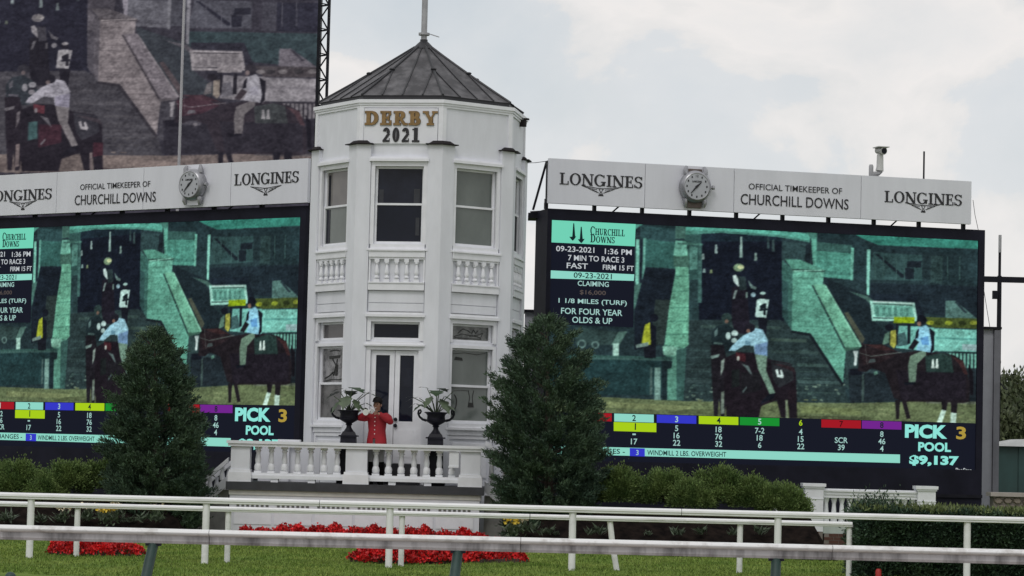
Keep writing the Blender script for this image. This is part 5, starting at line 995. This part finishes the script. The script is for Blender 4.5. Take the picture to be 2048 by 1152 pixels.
for i, px in enumerate((4, 80, 118, 170, 246, 262, 284, 316)): dup(lp, onbank(px, 1045, 51.1+.1*(i % 3)), i*.9, scale=((.55, .8, .65, .95, .5)[i % 5],)*3)
gy = flower_plant('flowering_plant', 'small yellow flowers by the foot of the right spruce', PETALY, 'yellow flowers by the right spruce', 54); gy.location = onbank(1022, 1070, 51.0); dup(gy, onbank(1034, 1070, 51.0), 1.0)
gc = flower_plant('flowering_plant', 'cream flowers by the foot of the right spruce', PETALC, 'cream flowers by the right spruce', 55); gc.location = onbank(1038, 1066, 51.1); dup(gc, onbank(1046, 1068, 51.1), 1.0)
lq = leafy_plant('leafy grey green plant in the dark bed right of the right spruce', 'leafy plants in the right bed', 56); lq.location = onbank(1062, 1068, 51.1)
for i, px in enumerate((1082, 1098, 1112, 1180, 1200, 1296, 1352, 1360, 1402, 1462, 1470, 1520)): dup(lq, onbank(px, 1072, 51.1+.1*(i % 3)), i*.9, scale=((.6, .85, .45, .7, .95, .5, .75)[i % 7],)*3)

# ------------------------------------------------------------------ the running rails
def extrude_x(b, prof, x0, x1, n=1):
    """profile in (y,z), run along x"""
    m = len(prof); vs = []; fs = []
    for i in range(n+1):
        x = x0+(x1-x0)*i/n
        vs += [(x, y, z) for y, z in prof]
    for i in range(n):
        for k in range(m): fs.append((i*m+k, i*m+(k+1) % m, (i+1)*m+(k+1) % m, (i+1)*m+k))
    fs.append(tuple(range(m))[::-1]); fs.append(tuple(n*m+k for k in range(m))); return b.add(vs, fs)
def oval(ry, rz, cy=0, cz=0, n=14): return [(cy+ry*math.cos(2*math.pi*k/n), cz+rz*math.sin(2*math.pi*k/n)) for k in range(n)]
def running_rail(label, Y, z_top, thick, xs, posts, wpost, lean=None):
    r = thing('running_rail', label, 'rail', (xs[0], Y, G)); L = xs[1]-xs[0]; zt = z_top-G
    n = max(1, round(L/6.1))
    for i in range(n):      # rail sections butted end to end
        a, c = L*i/n, L*(i+1)/n-.012; b = MB(); rz = thick/2
        pr = [(-.075, -rz*.15), (-.072, rz*.45), (-.05, rz*.86), (0, rz), (.05, rz*.86), (.075, rz*.3), (.07, -rz*.8), (.03, -rz), (-.045, -rz), (-.058, -rz*.86), (-.058, -rz*.34)]
        extrude_x(b, [(y, zt-rz+z) for y, z in pr], a, c); b.build('rail_section', RAILW, r, True)
    for j, x in enumerate(posts):
        x -= xs[0]; b = MB(); h = zt-thick*.9; ln = (lean or {}).get(j, 0)
        b.tube([(x, .02, h), (x+ln*.4, .02, h*.5), (x+ln, .02, -.02)], wpost/2, 10); p = b.build('post', RAILW, r, True)
        b = MB(); b.box(x-wpost*.52, x+wpost*.52, -.05, .075, h-.012, h+.03); b.build('bracket', RAILG, p)
dA = 43.08; zA = 1.95-.935
ax = [at(px, 1060, dA).x for px in (-690, -310, 60, 411, 779, 1145, 1556, 1935, 2310, 2690)]
running_rail('upper white running rail, the higher of the two thin white rails', dA, zA, .106, (ax[0]-1, ax[-1]+1), ax, .118)
dB = 43.9; bx = [at(px, 1080, dB).x for px in (-760, -420, -100, 153, 455, 803, 1219, 1480, 1699)]
running_rail('lower white running rail that ends at the yew hedge', dB, .848, .088, (bx[0]-1, bx[-1]+.05), bx, .098, {6: .14})
dC = 25.47; zC = 1.95-.868
r = thing('running_rail', 'thick weathered rail on slanting green posts, nearest to the camera', 'rail', (-9, dC, G)); zt = zC-G
for i in range(6):
    a, c = 3.05*i, 3.05*(i+1)-.006
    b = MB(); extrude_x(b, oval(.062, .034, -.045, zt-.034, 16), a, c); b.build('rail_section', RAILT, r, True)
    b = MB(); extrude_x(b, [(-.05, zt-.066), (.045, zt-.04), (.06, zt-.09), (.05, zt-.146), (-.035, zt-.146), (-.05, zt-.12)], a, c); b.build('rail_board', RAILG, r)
for px in (-315, 306, 916, 1553, 2170):
    x = at(px, 1110, dC).x+9; b = MB(); b.tube([(x, .02, zt-.15), (x-.02, -.12, zt-.34), (x-.085, -.75, -.02)], [.05, .052, .055], 12); p = b.build('post', GREENP, r, True)
    b = MB(); b.box(x-.075, x+.075, -.03, .05, zt-.172, zt-.1475); b.build('bracket', IRON, p)
p = at(21, 1150, 24.6); b = MB(); b.lathe([(.055, G), (.055, p.z-.03), (.05, p.z), (.032, p.z+.022), (.005, p.z+.03)], (p.x, 24.6, 0), 14); tag(b.build('marker_post', GREENP, None, True), 'round dark green top of a post at the bottom left corner', 'post')

# ------------------------------------------------------------------ white balustrade on brick, in front of the right board
YB = 58.0; xa = at(1609, 1020, YB).x; xb = at(1871, 1020, YB).x; sb_ = thing('balustrade', 'white balustrade with two square piers on a brick base at lower right', 'balustrade', (xa, YB, 0)); Wb = xb-xa
def bricks(x0, x1, y, z0, z1, parent):
    rows = max(1, round((z1-z0)/.082)); h = (z1-z0)/rows; b = MB(); b.box(x0+.004, x1-.004, y+.008, y+.3, z0, z1-.004); b.build('mortar', MORTAR, parent)
    me = MB().box(-.105, .105, 0, .05, .006, h-.006).mesh('brick', BRICK)
    for j in range(rows):
        off = .11 if j % 2 else 0; n = int((x1-x0+off)/.22)
        for i in range(n):
            x = x0+.11+.22*i-off+ (0 if off == 0 else 0)
            if x-.105 < x0-.001 or x+.105 > x1+.001: continue
            o = link('brick', me, parent); o.location = (x, y+RNG.uniform(-.003, .003), z0+h*j)
for a, c in ((0, .42), (Wb-.40, Wb)):
    b = MB(); b.box(a, c, 0, .42, .26, 1.22); b.box(a-.012, c+.012, -.012, .43, .98, 1.0); p = b.build('pier', WHITE2, sb_)
    b = MB(); b.box(a-.05, c+.05, -.05, .47, 1.26, 1.33); b.box(a-.025, c+.025, -.025, .445, 1.2205, 1.2595); b.build('pier_cap', WHITE2, p)
bricks(.0, .42, -.0, G, .26, sb_); bricks(.45, Wb-.42, .05, G, .22, sb_)
b = MB(); b.box(.42, Wb-.40, .08, .36, 1.09, 1.22); b.box(.42, Wb-.40, .05, .39, 1.16, 1.1995); b.box(.42, Wb-.40, .10, .34, 1.02, 1.0895); b.build('top_rail', WHITE2, sb_)
b = MB(); b.box(.42, Wb-.40, .06, .38, .2205, .42); b.build('plinth', mat('green_grey_plinth', (.42, .46, .44), .6, .1, 5), sb_)
n = 12
for i in range(n):
    u = .42+(Wb-.82)*(i+.5)/n; b = MB(); b.lathe([(.06, 0), (.075, .05), (.072, .16), (.055, .3), (.042, .46), (.05, .5), (.07, .56), (.075, .60)], (u, .22, .42), 10); b.build('baluster', WHITE2, sb_, True)
b = MB(); b.box(-.9, -.013, .9, 1.1, .2, 1.12); b.box(-.95, -.013, .86, 1.14, 1.1205, 1.19); b.build('return_wall', WHITE2, sb_)
# rubble stone wall at the right edge
YS = 60.0; xs0 = at(1985, 1000, YS).x; sw = thing('stone_wall', 'low rubble stone wall with pale coping at the right edge', 'wall', (xs0, YS, 0)); zt = at(2010, 993, YS).z
b = MB(); b.box(0.03, 4.0, .06, .5, G, zt-.001); b.build('mortar', MORTAR, sw)
for i in range(5): b = MB(); b.box(-.05+.82*i, .76+.82*i, -.05, .56, zt, zt+.09); b.build('coping_stone', STONEC, sw)
me_s = []
for k in range(5):
    b = MB(); n = 7; pr = [(.5*math.cos(2*math.pi*i/n+k)*random.uniform(.8, 1.05), .5*math.sin(2*math.pi*i/n+k)*random.uniform(.8, 1.05)) for i in range(n)]
    b.add([(x, 0, z) for x, z in pr]+[(x*.75, -.06, z*.75) for x, z in pr]+[(x, .1, z) for x, z in pr], [tuple(range(n, 2*n))[::-1]]+[(i, (i+1) % n, n+(i+1) % n, n+i) for i in range(n)]+[(i, 2*n+i, 2*n+(i+1) % n, (i+1) % n) for i in range(n)]); me_s.append(b.mesh('stone', STONE))
for j in range(6):
    for i in range(18):
        o = link('stone', me_s[(i*3+j) % 5], sw); o.location = (.14+.22*i+(.1 if j % 2 else 0), .06, zt-.10-.165*j); o.scale = (.24, 1, .17); o.rotation_euler = (0, random.uniform(-.3, .3), 0)

# ------------------------------------------------------------------ things around and behind the right board
def steel_column(label, pxl, pxr, py, d, dep):
    a, c = at(pxl, py, d).x, at(pxr, py, d).x; zt = at(pxl, py, d).z; r = thing('steel_column', label, 'column', (a, d, 0)); W = c-a
    b = MB(); b.box(0, W*.68, 0, dep, G, zt); b.build('panel', GREYM, r); b = MB(); b.box(W*.70, W, -.08, dep, G, zt-.02); b.build('flange', mat('dark_grey_steel', (.17, .17, .195), .5, .15, 2, metal=.2), r)
    b = MB(); b.box(W*.68+.001, W*.70-.001, .03, dep, G, zt-.05); b.build('joint', BLACKM, r); b = MB(); b.box(-.06, W+.03, -.1, dep+.05, zt, zt+.06); b.build('cap', BLACKM, r)
steel_column('grey steel column standing behind the right end of the right board', 1960, 2000, 658, 66.0, .8)
steel_column('dark steel column between the tower and the right board, behind the spruce', 1050, 1084, 624, 64.5, .8)
# catwalk end, stay and wire at the left of the right board
p0 = at(1056, 436, 61.0); p1 = at(1093, 424, 60.6); b = MB(); cw = thing('catwalk', 'dark catwalk end sticking out of the left side of the right board', 'catwalk', (0, 0, 0))
b.box(p0.x, p1.x+.3, 60.7, 61.5, p0.z-.02, p0.z+.10); b.build('walkway', BLACKM, cw); b = MB(); b.tube([(p0.x+.05, 60.8, p0.z+.10), (p1.x+.02, 60.8, p1.z+.02)], .045, 6); b.tube([(p0.x, 60.8, p0.z+.04), (p1.x, 60.8, p1.z-.1)], .05, 6); b.build('brace', BLACKM, cw)
b = MB(); b.tube([at(1066, 420, 60.6), at(1093, 324, 60.5)], .028, 6); tag(b.build('stay_bar', BLACKM), 'slanting dark stay propping the left end of the right banner', 'stay')
b = MB(); b.tube([at(1050, 326, 58.0), at(1070, 325.5, 59), at(1096, 322, 60.4)], .009, 4); tag(b.build('cable', BLACKM), 'thin cable between the tower and the right banner', 'cable')
b = MB(); b.tube([at(1946, 400, 62.9), at(1950, 430, 62.95), at(1957, 462, 63)], .008, 4); tag(b.build('cable', BLACKM), 'thin cable hanging from the right end of the right banner', 'cable')
# camera and rod on top of the right banner
q = PR.uz(1752, 350); P = PR.O+PR.t*q[0]; cc = thing('surveillance_camera', 'pale surveillance camera on a bent bracket on top of the right banner', 'camera', (P.x, P.y, 8.70), PR.a); k = 1/84.
b = MB(); b.tube([(-.13, 0, 0), (-.13, 0, .26), (-.13, 0, .30)], [.055, .055, .04], 8); b.tube([(-.13, 0, .06), (.06, 0, .10), (.12, 0, .16)], .06, 8); b.box(-.17, .06, -.06, .06, -.03, .035); b.build('bracket', GREYL, cc, True)
b = MB(); b.tube([(.09, 0, .16), (.10, 0, .26), (.10, 0, .42), (.10, 0, .56)], [.10, .085, .082, .078], 12); b.build('housing', mat('pale_grey_plastic', (.50, .50, .49), .45, .06, 4), cc, True)
b = MB(); b.tube([(.13, -.15, .63), (.085, .12, .67)], [.095, .085], 12); b.box(-.04, .25, -.22, .14, .715, .735); b.build('camera_head', MATS['pale_grey_plastic'], cc, True); b = MB(); b.tube([(.14, -.165, .629), (.137, -.152, .63)], .07, 12); b.build('lens', IRON, cc)
q = PR.uz(1850, 360); P = PR.O+PR.t*q[0]; b = MB(); b.tube([(P.x, P.y+.2, 8.6), (P.x, P.y+.2, 9.42)], .022, 6); tag(b.build('antenna_rod', BLACKM), 'thin vertical rod on top of the right banner', 'antenna')
# utility pole with its crossbar
dP = 82.0; xp = at(1999, 560, dP).x; zc = at(1999, 559, dP).z; up = thing('utility_pole', 'dark pole with a wide crossbar and a small box beyond the right board', 'utility pole', (xp, dP, 0))
b = MB(); b.tube([(0, 0, G), (0, 0, zc+.12)], [.085, .07], 8); b.build('pole', BLACKM, up); b = MB(); b.tube([(0, 0, zc+.12), (0, 0, at(2001, 505, dP).z)], .045, 6); b.build('pole_top', BLACKM, up); b = MB(); b.tube([(0, 0, at(2001, 505, dP).z), (0, 0, at(2001, 470, dP).z)], .05, 8); b.build('lamp_tube', GREYL, up)
b = MB(); b.box(-.62, 3.6, -.07, .07, zc-.09, zc+.09); b.build('crossbar', BLACKM, up); z = at(1995, 590, dP).z; b = MB(); b.box(-.22, -.05, -.12, .05, z-.13, z+.13); b.build('control_box', BLACKM, up)
b = MB(); b.tube([(.0, -.05, zc-3.2), (.18, -.05, zc-3.45), (.28, -.05, zc-3.5)], .02, 5); b.build('hook', BLACKM, up)
b = MB(); b.tube([at(1967, 575, 80), at(1974, 620, 79.6), at(1980, 656, 79)], .010, 4); tag(b.build('cable', BLACKM), 'thin cable slanting down beside the crossbar pole', 'cable')
# dark green shed at the right edge
dS = 76.0; x0 = at(1992, 930, dS).x; x1 = x0+5; zt = at(2000, 892, dS).z; zb = G; sh = thing('shed', 'dark green shed with a pale low roof at the right edge', 'shed', (x0, dS, 0))
b = MB(); b.box(0, 5, 0, 3, zb, zt); b.build('wall', SHEDG, sh); b = MB(); b.add([(-.12, -.2, zt), (5.1, -.2, zt), (5.1, 3.1, zt), (-.12, 3.1, zt), (.9, .5, zt+.22), (4.2, .5, zt+.22), (4.2, 2.5, zt+.22), (.9, 2.5, zt+.22)], [(0, 3, 2, 1), (4, 5, 6, 7), (0, 1, 5, 4), (1, 2, 6, 5), (2, 3, 7, 6), (3, 0, 4, 7)]); b.build('roof', mat('pale_roof', (.38, .39, .38), .5, .1, 3), sh)
for i in range(8): b = MB(); u = .04+.62*i; b.box(u, u+.58, -.03, -.002, zb, zt-.02); b.build('panel', SHEDG, sh)
b = MB(); b.box(.45, 1.3, -.6, -.1, G, .62); b.box(.42, 1.33, -.63, -.07, .6205, .70); tag(b.build('crate', GREYL), 'small grey crate in front of the dark green shed', 'crate')
b = MB(); b.v = [(x+x0, y+dS, z) for x, y, z in b.v]
bpy.data.objects['crate'].location = (x0, dS, 0)
# white pole in front of the huge board
dW = 70.0; p = at(362, 200, dW); b = MB(); b.tube([(p.x, dW, G), (p.x, dW, 15.5)], [.045, .036], 8); tag(b.build('flagpole', mat('white_pole_paint', (.38, .37, .39), .5, .06, 2), None, True), 'slim white pole rising behind the left banner watch', 'flagpole')
# trees beyond the right end
def far_tree(px, py, d, rad, label, seed, k=1.0):
    global RNG
    RNG = np.random.default_rng(seed); top = at(px, py, d); H = top.z-G; r = thing('broadleaf_tree', label, 'tree', (top.x, d, G), 0, 'trees beyond the boards')
    b = MB(); b.tube([(0, 0, 0), (.1, 0, H*.35), (0, .1, H*.7)], [.3, .2, .08], 8)
    for i in range(9): a = i*2.4; b.tube([(0, 0, H*(.3+.04*i)), (rad*.45*math.cos(a), rad*.45*math.sin(a), H*(.5+.045*i))], [.10, .03], 5)
    b.build('trunk', BARK, r); C = []; D = []
    for i in range(70):
        u = RNG.uniform(0, 6.28); v = RNG.uniform(-.7, 1); q = RNG.uniform(.5, .95); c = np.array([rad*math.cos(u)*math.sqrt(max(0, 1-v*v))*q, rad*math.sin(u)*math.sqrt(max(0, 1-v*v))*q, H*.62+H*.36*v*q])
        n = 210; P = c+RNG.normal(size=(n, 3))*rad*.15; C.append(P); D.append((P-c)+RNG.normal(size=(n, 3))*.3+[0, 0, .3])
    C = np.concatenate(C); D = np.concatenate(D); L = RNG.uniform(.14, .30, len(C))*k; leaf_mesh('crown', C, D, L, L*.6, FARL, r)
far_tree(2040, 752, 118, 2.9, 'rounded green tree at the right edge beyond the shed', 61)
far_tree(2008, 800, 124, 2.2, 'lower green tree just right of the grey steel column', 62)
far_tree(2075, 790, 112, 3.2, 'green tree cut off by the right edge, behind the shed', 63)
far_tree(2030, 838, 108, 2.0, 'low dark tree right above the shed roof', 64)
far_tree(1030, 640, 130, 3.0, 'tree hidden behind the tower foot', 65) if False else None
